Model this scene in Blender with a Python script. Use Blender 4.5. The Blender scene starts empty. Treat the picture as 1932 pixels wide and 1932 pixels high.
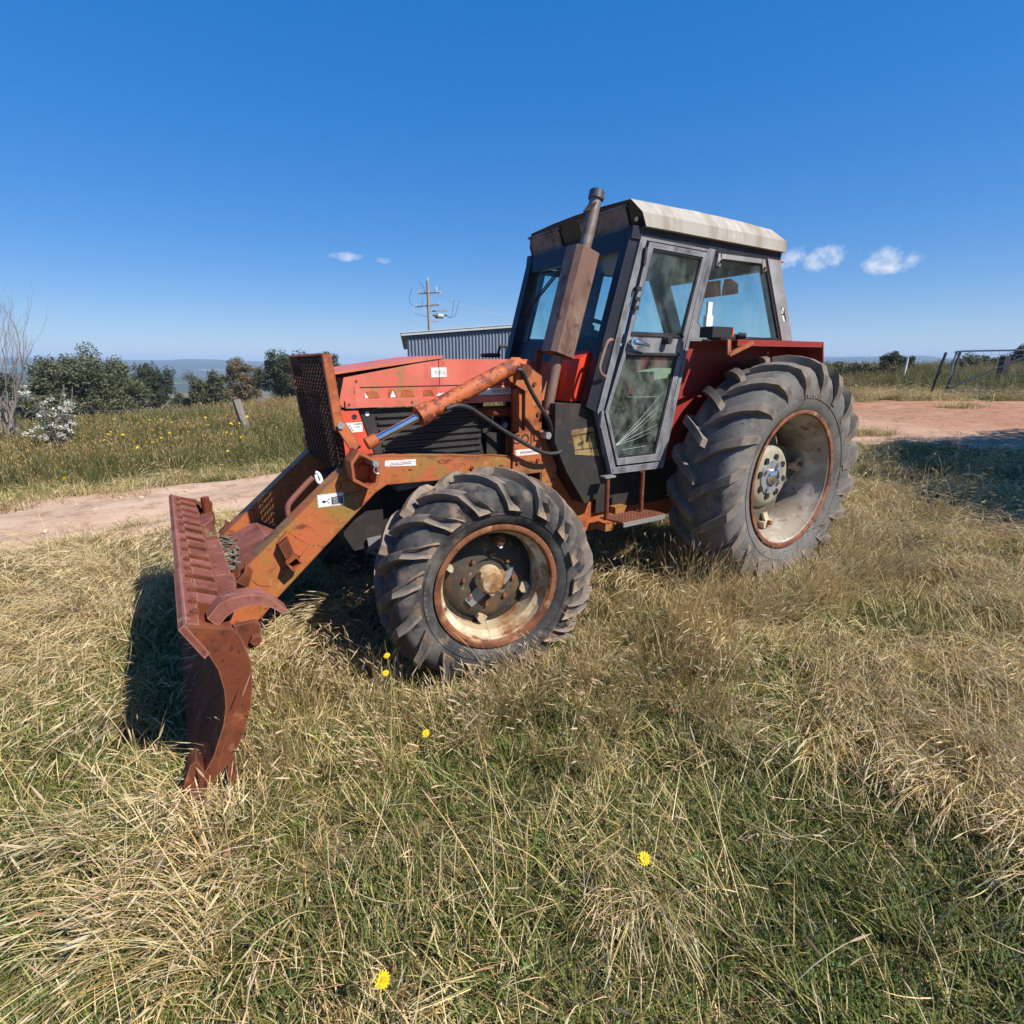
import bpy, bmesh, math, random
import numpy as np
from mathutils import Vector, Matrix, noise as mnoise

random.seed(7)
rng = np.random.default_rng(11)
scene = bpy.context.scene
COL = scene.collection

# ------------------------------------------------------------------ camera
cam_d = bpy.data.cameras.new('camera')
cam = bpy.data.objects.new('camera', cam_d)
COL.objects.link(cam)
CAM = Vector((3.7637, 3.1525, 1.6096))
CR = ((-0.8429, 0.5381, -0.0013), (0.1436, 0.2226, -0.9643), (-0.5186, -0.8130, -0.2649))   # right, down, forward
m = Matrix.Identity(4)
for i in range(3):
    m[i][0] = CR[0][i]; m[i][1] = -CR[1][i]; m[i][2] = -CR[2][i]; m[i][3] = CAM[i]
cam.matrix_world = m
cam_d.sensor_width = 36.0
cam_d.lens = 36.0 * 1008.87 / 1932.0
cam_d.clip_start = 0.05
cam_d.clip_end = 20000.0
scene.camera = cam

# ------------------------------------------------------------------ sun, sky, exposure
SUN = Vector((-0.38, 0.78, 0.88)).normalized()          # towards the sun
sun_d = bpy.data.lights.new('sun', 'SUN')
sun_d.energy = 5.0
sun_d.angle = math.radians(0.53)
sun_d.color = (1.0, 0.94, 0.85)
sun = bpy.data.objects.new('sun', sun_d)
sun.rotation_euler = SUN.to_track_quat('Z', 'Y').to_euler()
sun.location = (0, 0, 20)
COL.objects.link(sun)

world = bpy.data.worlds.new('World')
scene.world = world
world.use_nodes = True
wn, wl = world.node_tree.nodes, world.node_tree.links
wn.clear()
w_out = wn.new('ShaderNodeOutputWorld')
w_bg = wn.new('ShaderNodeBackground')
sky = wn.new('ShaderNodeTexSky')
sky.sky_type = 'NISHITA'
sky.sun_disc = False
sky.sun_elevation = math.asin(SUN.z)
sky.sun_rotation = math.atan2(SUN.x, SUN.y)
sky.altitude = 600
sky.air_density = 1.0
sky.dust_density = 0.15
sky.ozone_density = 10.0
w_bg.inputs['Strength'].default_value = 0.115

def vmath(op, a, b=None):
    n = wn.new('ShaderNodeVectorMath'); n.operation = op
    for k, v in ((0, a), (1, b)):
        if v is None: continue
        if hasattr(v, 'links'): wl.new(v, n.inputs[k])
        else: n.inputs[k].default_value = v
    return n.outputs['Value'] if op == 'DOT_PRODUCT' else n.outputs['Vector']
def smath(op, a, b=None, c=None, clamp=False):
    n = wn.new('ShaderNodeMath'); n.operation = op; n.use_clamp = clamp
    for k, v in ((0, a), (1, b), (2, c)):
        if v is None: continue
        if hasattr(v, 'links'): wl.new(v, n.inputs[k])
        else: n.inputs[k].default_value = v
    return n.outputs[0]
# a few small fair-weather clouds low over the horizon
tc = wn.new('ShaderNodeTexCoord')
dirv = tc.outputs['Generated']
nz = wn.new('ShaderNodeTexNoise')
nz.inputs['Scale'].default_value = 34.0; nz.inputs['Detail'].default_value = 7.0; nz.inputs['Roughness'].default_value = 0.62
wl.new(dirv, nz.inputs['Vector'])
cloud = None
for d, aw, ah, amt in (((-0.2806, -0.9446, 0.1704), 0.036, 0.009, 0.55), ((-0.3379, -0.9262, 0.1674), 0.020, 0.006, 0.45),
                       ((-0.8584, -0.4891, 0.1549), 0.062, 0.020, 1.0), ((-0.9006, -0.4107, 0.1440), 0.042, 0.022, 1.0),
                       ((-0.838, -0.528, 0.150), 0.03, 0.010, 0.7)):
    d = Vector(d).normalized()
    rt = Vector((0, 0, 1)).cross(d).normalized(); up = d.cross(rt)
    a = smath('DIVIDE', vmath('DOT_PRODUCT', dirv, tuple(rt)), aw)
    b = smath('DIVIDE', smath('SUBTRACT', vmath('DOT_PRODUCT', dirv, tuple(up)), 0.0), ah)
    r2 = smath('ADD', smath('MULTIPLY', a, a), smath('MULTIPLY', b, b))
    front = smath('GREATER_THAN', vmath('DOT_PRODUCT', dirv, tuple(d)), 0.0)
    body = smath('MULTIPLY', smath('SUBTRACT', 1.25, r2, clamp=True), front)
    v = smath('MULTIPLY', smath('MULTIPLY', smath('SUBTRACT', smath('ADD', body, smath('MULTIPLY', nz.outputs['Fac'], 3.2)), 2.12, clamp=True), 1.0, clamp=True), smath('MULTIPLY', body, amt * 1.2, clamp=True))
    cloud = v if cloud is None else smath('MAXIMUM', cloud, v)
cmix = wn.new('ShaderNodeMix'); cmix.data_type = 'RGBA'
hs = wn.new('ShaderNodeHueSaturation')
hs.inputs['Saturation'].default_value = 1.88
hs.inputs['Value'].default_value = 1.94
hs.inputs['Hue'].default_value = 0.517
gm = wn.new('ShaderNodeGamma'); gm.inputs['Gamma'].default_value = 0.44
wl.new(sky.outputs['Color'], gm.inputs['Color'])
wl.new(gm.outputs['Color'], hs.inputs['Color'])
wl.new(cloud, cmix.inputs['Factor'])
wl.new(hs.outputs['Color'], cmix.inputs['A'])
cmix.inputs['B'].default_value = (4.6, 4.9, 5.3, 1)
wl.new(cmix.outputs['Result'], w_bg.inputs['Color'])
wl.new(w_bg.outputs['Background'], w_out.inputs['Surface'])

vs = scene.view_settings
vs.view_transform = 'Standard'; vs.look = 'None'; vs.exposure = 0.66; vs.gamma = 1.0; vs.use_curve_mapping = False
scene.cycles.max_bounces = 5
scene.cycles.diffuse_bounces = 2
scene.cycles.glossy_bounces = 3
scene.cycles.transparent_max_bounces = 16
scene.cycles.volume_bounces = 0

# ------------------------------------------------------------------ materials
def _n(nt, t): return nt.nodes.new(t)
def material(name, base, layers=(), rough=0.7, metal=0.0, bump=0.0, bscale=60.0, spec=0.4, coords='Object', edge=None, wear=None):
    """layers: (colour, noise scale, low, high, stretch xyz or None, roughness or None, seed)"""
    mt = bpy.data.materials.new(name); mt.use_nodes = True
    nt = mt.node_tree; bs = nt.nodes['Principled BSDF']; L = nt.links.new
    t = _n(nt, 'ShaderNodeTexCoord')
    col = None; rg = None
    bs.inputs['Base Color'].default_value = (*base, 1)
    for k, ly in enumerate(layers):
        c, sc, lo, hi = ly[:4]
        st = ly[4] if len(ly) > 4 else None
        lr = ly[5] if len(ly) > 5 else None
        mp = _n(nt, 'ShaderNodeMapping')
        mp.inputs['Location'].default_value = (k * 3.7 + len(name), k * 1.3, k * 5.1)
        if st: mp.inputs['Scale'].default_value = st
        L(t.outputs[coords], mp.inputs['Vector'])
        n = _n(nt, 'ShaderNodeTexNoise')
        n.inputs['Scale'].default_value = sc; n.inputs['Detail'].default_value = 6; n.inputs['Roughness'].default_value = 0.62
        L(mp.outputs['Vector'], n.inputs['Vector'])
        mr = _n(nt, 'ShaderNodeMapRange'); mr.inputs['From Min'].default_value = lo; mr.inputs['From Max'].default_value = hi
        L(n.outputs['Fac'], mr.inputs['Value'])
        mx = _n(nt, 'ShaderNodeMix'); mx.data_type = 'RGBA'
        L(mr.outputs['Result'], mx.inputs['Factor'])
        if col is None: mx.inputs['A'].default_value = (*base, 1)
        else: L(col, mx.inputs['A'])
        mx.inputs['B'].default_value = (*c, 1)
        col = mx.outputs['Result']
        if lr is not None:
            m2 = _n(nt, 'ShaderNodeMix'); m2.data_type = 'FLOAT'
            L(mr.outputs['Result'], m2.inputs['Factor'])
            if rg is None: m2.inputs['A'].default_value = rough
            else: L(rg, m2.inputs['A'])
            m2.inputs['B'].default_value = lr
            rg = m2.outputs['Result']
    if edge is not None:            # paint rubbed off along the sheet edges: (colour, width, amount)
        bv = _n(nt, 'ShaderNodeBevel'); bv.samples = 4; bv.inputs['Radius'].default_value = edge[1]
        ge = _n(nt, 'ShaderNodeNewGeometry'); dp = _n(nt, 'ShaderNodeVectorMath'); dp.operation = 'DOT_PRODUCT'
        L(bv.outputs['Normal'], dp.inputs[0]); L(ge.outputs['Normal'], dp.inputs[1])
        n = _n(nt, 'ShaderNodeTexNoise'); n.inputs['Scale'].default_value = 22; n.inputs['Detail'].default_value = 5; L(t.outputs[coords], n.inputs['Vector'])
        ad = _n(nt, 'ShaderNodeMath'); ad.operation = 'MULTIPLY_ADD'; ad.inputs[1].default_value = .16; L(n.outputs['Fac'], ad.inputs[0]); L(dp.outputs['Value'], ad.inputs[2])
        mr = _n(nt, 'ShaderNodeMapRange'); mr.inputs['From Min'].default_value = 1.06; mr.inputs['From Max'].default_value = .96; mr.inputs['To Max'].default_value = edge[2]
        L(ad.outputs[0], mr.inputs['Value'])
        mx = _n(nt, 'ShaderNodeMix'); mx.data_type = 'RGBA'; L(mr.outputs['Result'], mx.inputs['Factor'])
        if col is None: mx.inputs['A'].default_value = (*base, 1)
        else: L(col, mx.inputs['A'])
        mx.inputs['B'].default_value = (*edge[0], 1); col = mx.outputs['Result']
    if wear is not None:            # dried mud and scuffing on raised rubber: (colour, low, high, amount)
        ge = _n(nt, 'ShaderNodeNewGeometry'); mr = _n(nt, 'ShaderNodeMapRange')
        mr.inputs['From Min'].default_value = wear[1]; mr.inputs['From Max'].default_value = wear[2]; mr.inputs['To Max'].default_value = wear[3]
        L(ge.outputs['Pointiness'], mr.inputs['Value'])
        n = _n(nt, 'ShaderNodeTexNoise'); n.inputs['Scale'].default_value = 14; n.inputs['Detail'].default_value = 5; L(t.outputs[coords], n.inputs['Vector'])
        ml = _n(nt, 'ShaderNodeMath'); ml.operation = 'MULTIPLY'; L(mr.outputs['Result'], ml.inputs[0]); L(n.outputs['Fac'], ml.inputs[1])
        mx = _n(nt, 'ShaderNodeMix'); mx.data_type = 'RGBA'; L(ml.outputs[0], mx.inputs['Factor']); L(col, mx.inputs['A']); mx.inputs['B'].default_value = (*wear[0], 1); col = mx.outputs['Result']
    if col is not None: L(col, bs.inputs['Base Color'])
    if rg is not None: L(rg, bs.inputs['Roughness'])
    else: bs.inputs['Roughness'].default_value = rough
    bs.inputs['Metallic'].default_value = metal
    bs.inputs['Specular IOR Level'].default_value = spec
    if bump > 0:
        n = _n(nt, 'ShaderNodeTexNoise'); n.inputs['Scale'].default_value = bscale; n.inputs['Detail'].default_value = 5
        L(t.outputs[coords], n.inputs['Vector'])
        bp = _n(nt, 'ShaderNodeBump'); bp.inputs['Strength'].default_value = bump; bp.inputs['Distance'].default_value = 0.01
        L(n.outputs['Fac'], bp.inputs['Height']); L(bp.outputs['Normal'], bs.inputs['Normal'])
    return mt

RUST = (0.15, 0.035, 0.012); RUSTD = (0.06, 0.02, 0.01)
M = {}
M['hood'] = material('faded_red_paint', (0.52, 0.112, 0.074),
    [((0.58, 0.17, 0.12), 3.5, .45, .75), ((0.36, 0.055, 0.034), 5, .52, .72, (1, 1, .35)), ((0.26, 0.15, 0.05), 5, .57, .68, (1, 1, .8), .8),
     ((0.20, 0.05, 0.02), 22, .64, .70, (1, 1, .5), .85)], rough=.48, bump=.06, bscale=25, edge=((.33, .17, .11), .012, .7))
M['redpanel'] = material('red_side_paint', (0.55, 0.075, 0.04), [((0.38, 0.05, 0.025), 4, .5, .7), ((0.25, 0.14, 0.04), 8, .6, .72)], rough=.5)
M['fender'] = material('dull_red_fender_paint', (0.25, 0.024, 0.018), [((0.18, 0.02, 0.016), 4, .45, .7), ((0.30, 0.07, 0.05), 9, .62, .75), ((0.1, 0.03, 0.02), 20, .64, .7)], rough=.5, edge=((.34, .10, .07), .010, .6))
M['battery'] = material('bright_red_paint', (0.62, 0.04, 0.012), [((0.40, 0.03, 0.012), 14, .52, .7, (1, 1, .3)), ((0.12, 0.03, 0.02), 40, .63, .7)], rough=.5)
M['orange'] = material('weathered_orange_paint', (0.36, 0.108, 0.030),
    [((0.24, 0.145, 0.034), 2.8, .50, .60), ((0.40, 0.10, 0.038), 4.5, .52, .64), ((0.17, 0.046, 0.018), 5, .53, .67, None, .85), ((0.42, 0.19, 0.085), 16, .58, .72), ((0.14, 0.04, 0.02), 11, .58, .66, (1, 1, 2.2)), (RUSTD, 24, .62, .68, (1, 1, 1.6), .9)], rough=.55, bump=.08, bscale=40, edge=((.13, .042, .020), .016, .9))
M['orange2'] = material('rusty_orange_paint', (0.36, 0.095, 0.025), [((0.20, 0.05, 0.016), 5, .48, .62), ((0.42, 0.11, 0.04), 11, .56, .66), (RUSTD, 25, .62, .68)], rough=.7, bump=.1, bscale=50, edge=((.09, .032, .018), .014, .8))
M['cylinder'] = material('flaking_orange_cylinder_paint', (0.40, 0.10, 0.03), [((0.17, 0.04, 0.02), 16, .49, .53), ((0.48, 0.15, 0.05), 9, .58, .66), ((0.07, 0.025, 0.015), 30, .62, .66)], rough=.65, bump=.3, bscale=60)
M['screen'] = material('dark_rusty_mesh_steel', (0.035, 0.018, 0.013), [((0.07, 0.028, 0.016), 14, .5, .7)], rough=.8, spec=.2)
M['rust'] = material('brown_red_rust', (0.185, 0.060, 0.044), [((0.265, 0.105, 0.080), 3, .46, .68), ((0.13, 0.036, 0.020), 6, .50, .66), ((0.30, 0.16, 0.115), 14, .60, .72), ((0.07, 0.022, 0.014), 34, .58, .68)], rough=.82, bump=.12, bscale=120, spec=.25, edge=((.33, .17, .12), .012, .8))
M['rustdark'] = material('dark_orange_rust', (0.125, 0.033, 0.015), [((0.21, 0.058, 0.022), 4, .5, .68), ((0.075, 0.022, 0.013), 7, .48, .66), ((0.25, 0.10, 0.05), 13, .60, .72), ((0.035, 0.014, 0.010), 40, .58, .68)], rough=.85, bump=.12, bscale=120, spec=.2, edge=((.24, .11, .065), .010, .7))
M['steelrust'] = material('heat_brown_exhaust_steel', (0.165, 0.092, 0.066), [((0.25, 0.18, 0.135), 4, .46, .66, (1, 1, .5)), ((0.11, 0.045, 0.028), 6, .50, .66, (1, 1, .4)), ((0.05, 0.025, 0.02), 12, .58, .7)], rough=.55, metal=.25, bump=.05, edge=((.30, .20, .15), .010, .6))
M['pipe'] = material('grey_exhaust_pipe', (0.20, 0.175, 0.165), [((0.14, 0.075, 0.05), 7, .5, .68)], rough=.5, metal=.3)
M['collar'] = material('sooty_steel_collar', (0.16, 0.15, 0.15), [((0.05, 0.045, 0.045), 12, .5, .65)], rough=.35, metal=.7)
M['chrome'] = material('bright_steel', (0.75, 0.76, 0.80), [((0.55, 0.55, 0.58), 12, .5, .7)], rough=.14, metal=1.0)
M['zinc'] = material('dull_zinc_steel', (0.42, 0.42, 0.42), [((0.25, 0.2, 0.17), 20, .55, .7)], rough=.45, metal=.7)
M['black'] = material('black_paint', (0.018, 0.018, 0.02), [((0.04, 0.035, 0.032), 8, .5, .7)], rough=.55)
M['blackcab'] = material('navy_black_cab_paint', (0.014, 0.015, 0.022), [((0.028, 0.028, 0.038), 5, .5, .7)], rough=.4, edge=((.07, .07, .085), .010, .6))
M['dirtyblack'] = material('oily_black_metal', (0.020, 0.018, 0.017), [((0.05, 0.035, 0.025), 7, .5, .72), ((0.09, 0.055, 0.035), 18, .62, .74)], rough=.65)
M['grille'] = material('black_louvre_plastic', (0.022, 0.021, 0.021), [((0.045, 0.04, 0.037), 5, .45, .7), ((0.06, 0.03, 0.025), 22, .63, .7)], rough=.6)
M['doorgrey'] = material('weathered_grey_door_paint', (0.150, 0.150, 0.162), [((0.23, 0.23, 0.24), 7, .46, .68), ((0.07, 0.07, 0.078), 9, .50, .66, (1, 1, .5)), ((0.22, 0.12, 0.07), 30, .64, .70), ((0.02, 0.02, 0.025), 45, .66, .70)], rough=.6, bump=.06, edge=((.32, .32, .33), .008, .7))
M['pillar'] = material('weathered_grey_pillar_paint', (0.20, 0.197, 0.20), [((0.32, 0.31, 0.32), 6, .45, .7), ((0.28, 0.14, 0.06), 9, .60, .72, (1, 1, .4))], rough=.6)
M['roof'] = material('stained_white_roof', (0.33, 0.305, 0.265), [((0.47, 0.45, 0.415), 4, .48, .66), ((0.21, 0.155, 0.10), 3.2, .50, .70, (1.6, 1, .25)), ((0.30, 0.24, 0.16), 14, .64, .74, (1, 1, .6))], rough=.6, bump=.05)
M['roofface'] = material('sooty_roof_front', (0.20, 0.185, 0.175), [((0.09, 0.05, 0.035), 4, .46, .64), ((0.03, 0.027, 0.027), 7, .52, .68)], rough=.65)  # dirty white panels, darker and blotchier than the roof
M['rubber'] = material('dusty_tyre_rubber', (0.040, 0.038, 0.037), [((0.135, 0.122, 0.110), 4, .44, .62), ((0.25, 0.175, 0.115), 6, .54, .70), ((0.018, 0.018, 0.020), 11, .54, .66)], rough=.78, bump=.1, bscale=50, spec=.3)
M['rubber2'] = material('pale_dusty_tyre_rubber', (0.112, 0.106, 0.100), [((0.160, 0.150, 0.138), 3, .44, .66), ((0.060, 0.057, 0.055), 6, .52, .68), ((0.21, 0.155, 0.105), 8, .56, .72), ((0.03, 0.03, 0.03), 30, .60, .70)], rough=.8, bump=.08, bscale=50, spec=.3)
M['lug'] = material('muddy_lug_rubber', (0.050, 0.049, 0.050), [((0.12, 0.115, 0.112), 6, .46, .64), ((0.27, 0.185, 0.12), 9, .54, .66), ((0.02, 0.02, 0.022), 15, .60, .7)], rough=.8, bump=.15, bscale=60, spec=.25, wear=((.30, .22, .155), .50, .60, 1.3))
M['lug2'] = material('dusty_rear_lug_rubber', (0.070, 0.067, 0.065), [((0.135, 0.125, 0.115), 5, .46, .64), ((0.26, 0.17, 0.11), 9, .56, .68), ((0.03, 0.03, 0.032), 15, .60, .7)], rough=.8, bump=.15, bscale=60, spec=.25, wear=((.27, .215, .165), .50, .60, 1.2))
M['rimcream'] = material('stained_cream_rim_paint', (0.40, 0.31, 0.19), [((0.55, 0.50, 0.38), 5, .48, .62), ((0.25, 0.11, 0.035), 6, .50, .64), ((0.10, 0.035, 0.016), 9, .55, .68)], rough=.6)
M['rimgrey'] = material('grimy_rear_rim_paint', (0.29, 0.245, 0.185), [((0.46, 0.43, 0.38), 4, .48, .64), ((0.19, 0.10, 0.045), 5, .52, .68), ((0.10, 0.05, 0.025), 12, .58, .70)], rough=.6)
M['rimrust'] = material('rusty_rim_flange', (0.20, 0.075, 0.030), [((0.11, 0.035, 0.018), 7, .46, .60), ((0.36, 0.20, 0.10), 10, .56, .68), ((0.06, 0.025, 0.018), 18, .56, .66)], rough=.75)
M['discdark'] = material('dark_grimy_wheel_disc', (0.085, 0.070, 0.050), [((0.16, 0.13, 0.085), 6, .5, .68), ((0.035, 0.03, 0.025), 9, .55, .7)], rough=.65)  # grimy disc, its colour darkened to stand in for shade inside the rim
M['disc'] = material('grimy_wheel_disc', (0.24, 0.215, 0.14), [((0.31, 0.29, 0.22), 7, .45, .68), ((0.10, 0.075, 0.04), 10, .58, .72)], rough=.55)
M['hubsteel'] = material('worn_hub_steel', (0.32, 0.33, 0.34), [((0.18, 0.19, 0.2), 9, .5, .7), ((0.16, 0.08, 0.04), 18, .62, .7)], rough=.42, metal=.5)
M['fdisc'] = material('dark_front_disc', (0.055, 0.045, 0.035), [((0.13, 0.075, 0.035), 8, .5, .66), ((0.25, 0.2, 0.14), 20, .63, .7)], rough=.75)
M['white'] = material('white_decal', (0.72, 0.72, 0.71), [((0.60, 0.58, 0.55), 30, .55, .75)], rough=.55)
M['whiteold'] = material('faded_white_decal', (0.62, 0.60, 0.57), [((0.55, 0.36, 0.30), 25, .58, .7)], rough=.6)
M['navy'] = material('navy_ink', (0.012, 0.016, 0.035), rough=.5)
M['ink'] = material('black_ink', (0.015, 0.015, 0.015), rough=.6)
M['paleink'] = material('faded_pink_ink', (0.50, 0.30, 0.28), rough=.6)
M['greyink'] = material('faded_grey_ink', (0.50, 0.50, 0.48), rough=.6)
M['yellowlabel'] = material('peeling_yellow_label', (0.26, 0.18, 0.065), [((0.14, 0.08, 0.03), 8, .48, .6), ((0.04, 0.03, 0.02), 16, .56, .62)], rough=.7)
M['orangelens'] = material('orange_lens', (0.70, 0.10, 0.02), rough=.25)
M['seat'] = material('pale_seat_vinyl', (0.50, 0.49, 0.36), [((0.33, 0.32, 0.24), 9, .5, .7)], rough=.7)
M['rubberhose'] = material('black_hose_rubber', (0.020, 0.021, 0.024), [((0.04, 0.04, 0.045), 20, .5, .7)], rough=.5)
M['smv'] = material('peeling_brown_orange_board', (0.36, 0.13, 0.075), [((0.25, 0.09, 0.06), 20, .5, .65)], rough=.7)
M['cracks'] = material('cracked_glass_edge', (0.42, 0.52, 0.48), rough=.3)
M['post'] = material('grey_weathered_timber', (0.19, 0.165, 0.14), [((0.15, 0.125, 0.10), 12, .48, .66, (1, 1, .15)), ((0.26, 0.24, 0.21), 20, .56, .7, (1, 1, .2))], rough=.9, bump=.3, bscale=60)
M['whitepost'] = material('pale_painted_post', (0.55, 0.52, 0.46), [((0.38, 0.34, 0.28), 9, .5, .7)], rough=.85)
M['darksteel'] = material('dark_steel_post', (0.03, 0.028, 0.028), [((0.07, 0.04, 0.03), 10, .55, .7)], rough=.6)
M['galv'] = material('galvanised_pipe', (0.30, 0.32, 0.34), [((0.20, 0.21, 0.22), 6, .5, .7)], rough=.45, metal=.6)
M['shedwall'] = material('blue_grey_corrugated_steel', (0.155, 0.185, 0.235), [((0.13, 0.155, 0.20), 1.5, .45, .7)], rough=.5)
M['shedtrim'] = material('pale_steel_flashing', (0.50, 0.52, 0.54), [((0.38, 0.4, 0.43), 2, .5, .7)], rough=.45)
M['bark'] = material('grey_bark', (0.17, 0.14, 0.115), [((0.28, 0.24, 0.20), 5, .5, .65, (1, 1, .3)), ((0.08, 0.065, 0.05), 8, .55, .7, (1, 1, .3))], rough=.9)
M['barkdebris'] = material('grey_green_bark_litter', (0.13, 0.125, 0.085), [((0.22, 0.20, 0.15), 30, .5, .65), ((0.05, 0.05, 0.035), 40, .55, .7)], rough=.9)
M['porcelain'] = material('pale_insulator', (0.50, 0.47, 0.44), rough=.4)
M['polewood'] = material('weathered_pole_timber', (0.30, 0.25, 0.21), [((0.2, 0.16, 0.13), 8, .5, .7, (1, 1, .1))], rough=.9)
M['redbrown'] = material('red_brown_insulator', (0.20, 0.045, 0.03), rough=.4)
M['stone'] = material('pale_track_stone', (0.48, 0.36, 0.27), [((0.36, 0.24, 0.17), 12, .48, .65)], rough=.9)
M['petal'] = material('yellow_petal', (0.80, 0.52, 0.008), rough=.6)
M['petal2'] = material('golden_flower_centre', (0.60, 0.30, 0.01), rough=.7)
M['stemgreen'] = material('flower_stem_green', (0.10, 0.15, 0.04), rough=.7)
M['deadleaf'] = material('dry_brown_leaf', (0.30, 0.13, 0.07), [((0.42, 0.24, 0.16), 30, .5, .7)], rough=.8)

def foliage(name, attr=True, base=(.1, .12, .04), trans=.28, rough=.6, hue_var=.25):
    mt = bpy.data.materials.new(name); mt.use_nodes = True
    nt = mt.node_tree; nt.nodes.clear(); L = nt.links.new
    out = _n(nt, 'ShaderNodeOutputMaterial')
    if attr:
        a = _n(nt, 'ShaderNodeAttribute'); a.attribute_name = 'tint'; c = a.outputs['Color']
    else:
        a = _n(nt, 'ShaderNodeRGB'); a.outputs[0].default_value = (*base, 1); c = a.outputs[0]
    oi = _n(nt, 'ShaderNodeObjectInfo')
    mr = _n(nt, 'ShaderNodeMapRange'); mr.inputs['To Min'].default_value = 1 - hue_var; mr.inputs['To Max'].default_value = 1 + hue_var
    L(oi.outputs['Random'], mr.inputs['Value'])
    vm = _n(nt, 'ShaderNodeVectorMath'); vm.operation = 'SCALE'
    L(c, vm.inputs[0]); L(mr.outputs['Result'], vm.inputs['Scale'])
    df = _n(nt, 'ShaderNodeBsdfPrincipled'); df.inputs['Roughness'].default_value = rough; df.inputs['Specular IOR Level'].default_value = .25
    tr = _n(nt, 'ShaderNodeBsdfTranslucent')
    mx = _n(nt, 'ShaderNodeMixShader'); mx.inputs['Fac'].default_value = trans
    L(vm.outputs['Vector'], df.inputs['Base Color']); L(vm.outputs['Vector'], tr.inputs['Color'])
    L(df.outputs[0], mx.inputs[1]); L(tr.outputs[0], mx.inputs[2]); L(mx.outputs[0], out.inputs['Surface'])
    return mt
M['grass'] = foliage('grass_blades', trans=.24, hue_var=.2)
M['smvfilm'] = foliage('peeling_orange_film', attr=False, base=(.42, .15, .09), trans=.6, hue_var=0)
M['leaves'] = foliage('gum_leaves', trans=.18, rough=.55, hue_var=.08)

def glass(name, tint, dust_col, lo, hi, dust_max, streak=(1, 1, 1), scale=6):
    mt = bpy.data.materials.new(name); mt.use_nodes = True
    nt = mt.node_tree; nt.nodes.clear(); L = nt.links.new
    out = _n(nt, 'ShaderNodeOutputMaterial')
    t = _n(nt, 'ShaderNodeTexCoord'); mp = _n(nt, 'ShaderNodeMapping'); mp.inputs['Scale'].default_value = streak
    L(t.outputs['Object'], mp.inputs['Vector'])
    n = _n(nt, 'ShaderNodeTexNoise'); n.inputs['Scale'].default_value = scale; n.inputs['Detail'].default_value = 8; n.inputs['Roughness'].default_value = .65
    L(mp.outputs['Vector'], n.inputs['Vector'])
    mr = _n(nt, 'ShaderNodeMapRange'); mr.inputs['From Min'].default_value = lo; mr.inputs['From Max'].default_value = hi
    mr.inputs['To Min'].default_value = .02; mr.inputs['To Max'].default_value = dust_max
    L(n.outputs['Fac'], mr.inputs['Value'])
    tp = _n(nt, 'ShaderNodeBsdfTransparent'); tp.inputs['Color'].default_value = (*tint, 1)
    gl = _n(nt, 'ShaderNodeBsdfGlossy'); gl.inputs['Roughness'].default_value = .05; gl.inputs['Color'].default_value = (.9, .95, .95, 1)
    lw = _n(nt, 'ShaderNodeLayerWeight'); lw.inputs['Blend'].default_value = .5
    pw = _n(nt, 'ShaderNodeMath'); pw.operation = 'POWER'; pw.inputs[1].default_value = 4.5; L(lw.outputs['Facing'], pw.inputs[0])
    fr = _n(nt, 'ShaderNodeMath'); fr.operation = 'MULTIPLY_ADD'; fr.inputs[1].default_value = .8; fr.inputs[2].default_value = .02; L(pw.outputs[0], fr.inputs[0])
    m1 = _n(nt, 'ShaderNodeMixShader'); L(fr.outputs[0], m1.inputs['Fac']); L(tp.outputs[0], m1.inputs[1]); L(gl.outputs[0], m1.inputs[2])
    df = _n(nt, 'ShaderNodeBsdfDiffuse'); df.inputs['Color'].default_value = (*dust_col, 1)
    m2 = _n(nt, 'ShaderNodeMixShader'); L(mr.outputs['Result'], m2.inputs['Fac']); L(m1.outputs[0], m2.inputs[1]); L(df.outputs[0], m2.inputs[2])
    L(m2.outputs[0], out.inputs['Surface'])
    return mt
M['glass'] = glass('dusty_cab_glass', (.86, .95, .95), (.42, .48, .47), .46, .82, .14, (1, 1, .6))
M['glassdoor'] = glass('smeared_door_glass', (.82, .93, .93), (.40, .47, .45), .46, .80, .22, (1, 1, .7), 5)
M['glassdirty'] = glass('grimy_lower_door_glass', (.70, .80, .76), (.30, .33, .29), .40, .74, .36, (1, 1, .75), 9)

# ------------------------------------------------------------------ mesh helpers
def link(name, me, mat, parent=None, smooth=35):
    o = bpy.data.objects.new(name, me); COL.objects.link(o)
    if mat is not None and not me.materials: me.materials.append(M[mat] if isinstance(mat, str) else mat)
    if parent is not None: o.parent = parent
    return o
def finish(bm, name, mat, parent=None, smooth=35, recalc=True, bevel=0.0, bseg=1):
    if bevel > 0:
        bmesh.ops.bevel(bm, geom=[e for e in bm.edges if len(e.link_faces) == 2 and e.calc_face_angle(0) > .35], offset=bevel, segments=bseg, affect='EDGES', clamp_overlap=True)
    if recalc: bmesh.ops.recalc_face_normals(bm, faces=bm.faces)
    me = bpy.data.meshes.new(name); bm.to_mesh(me); bm.free()
    if smooth:
        me.polygons.foreach_set('use_smooth', [True] * len(me.polygons))
        me.set_sharp_from_angle(angle=math.radians(smooth))
    return link(name, me, mat, parent)
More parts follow.
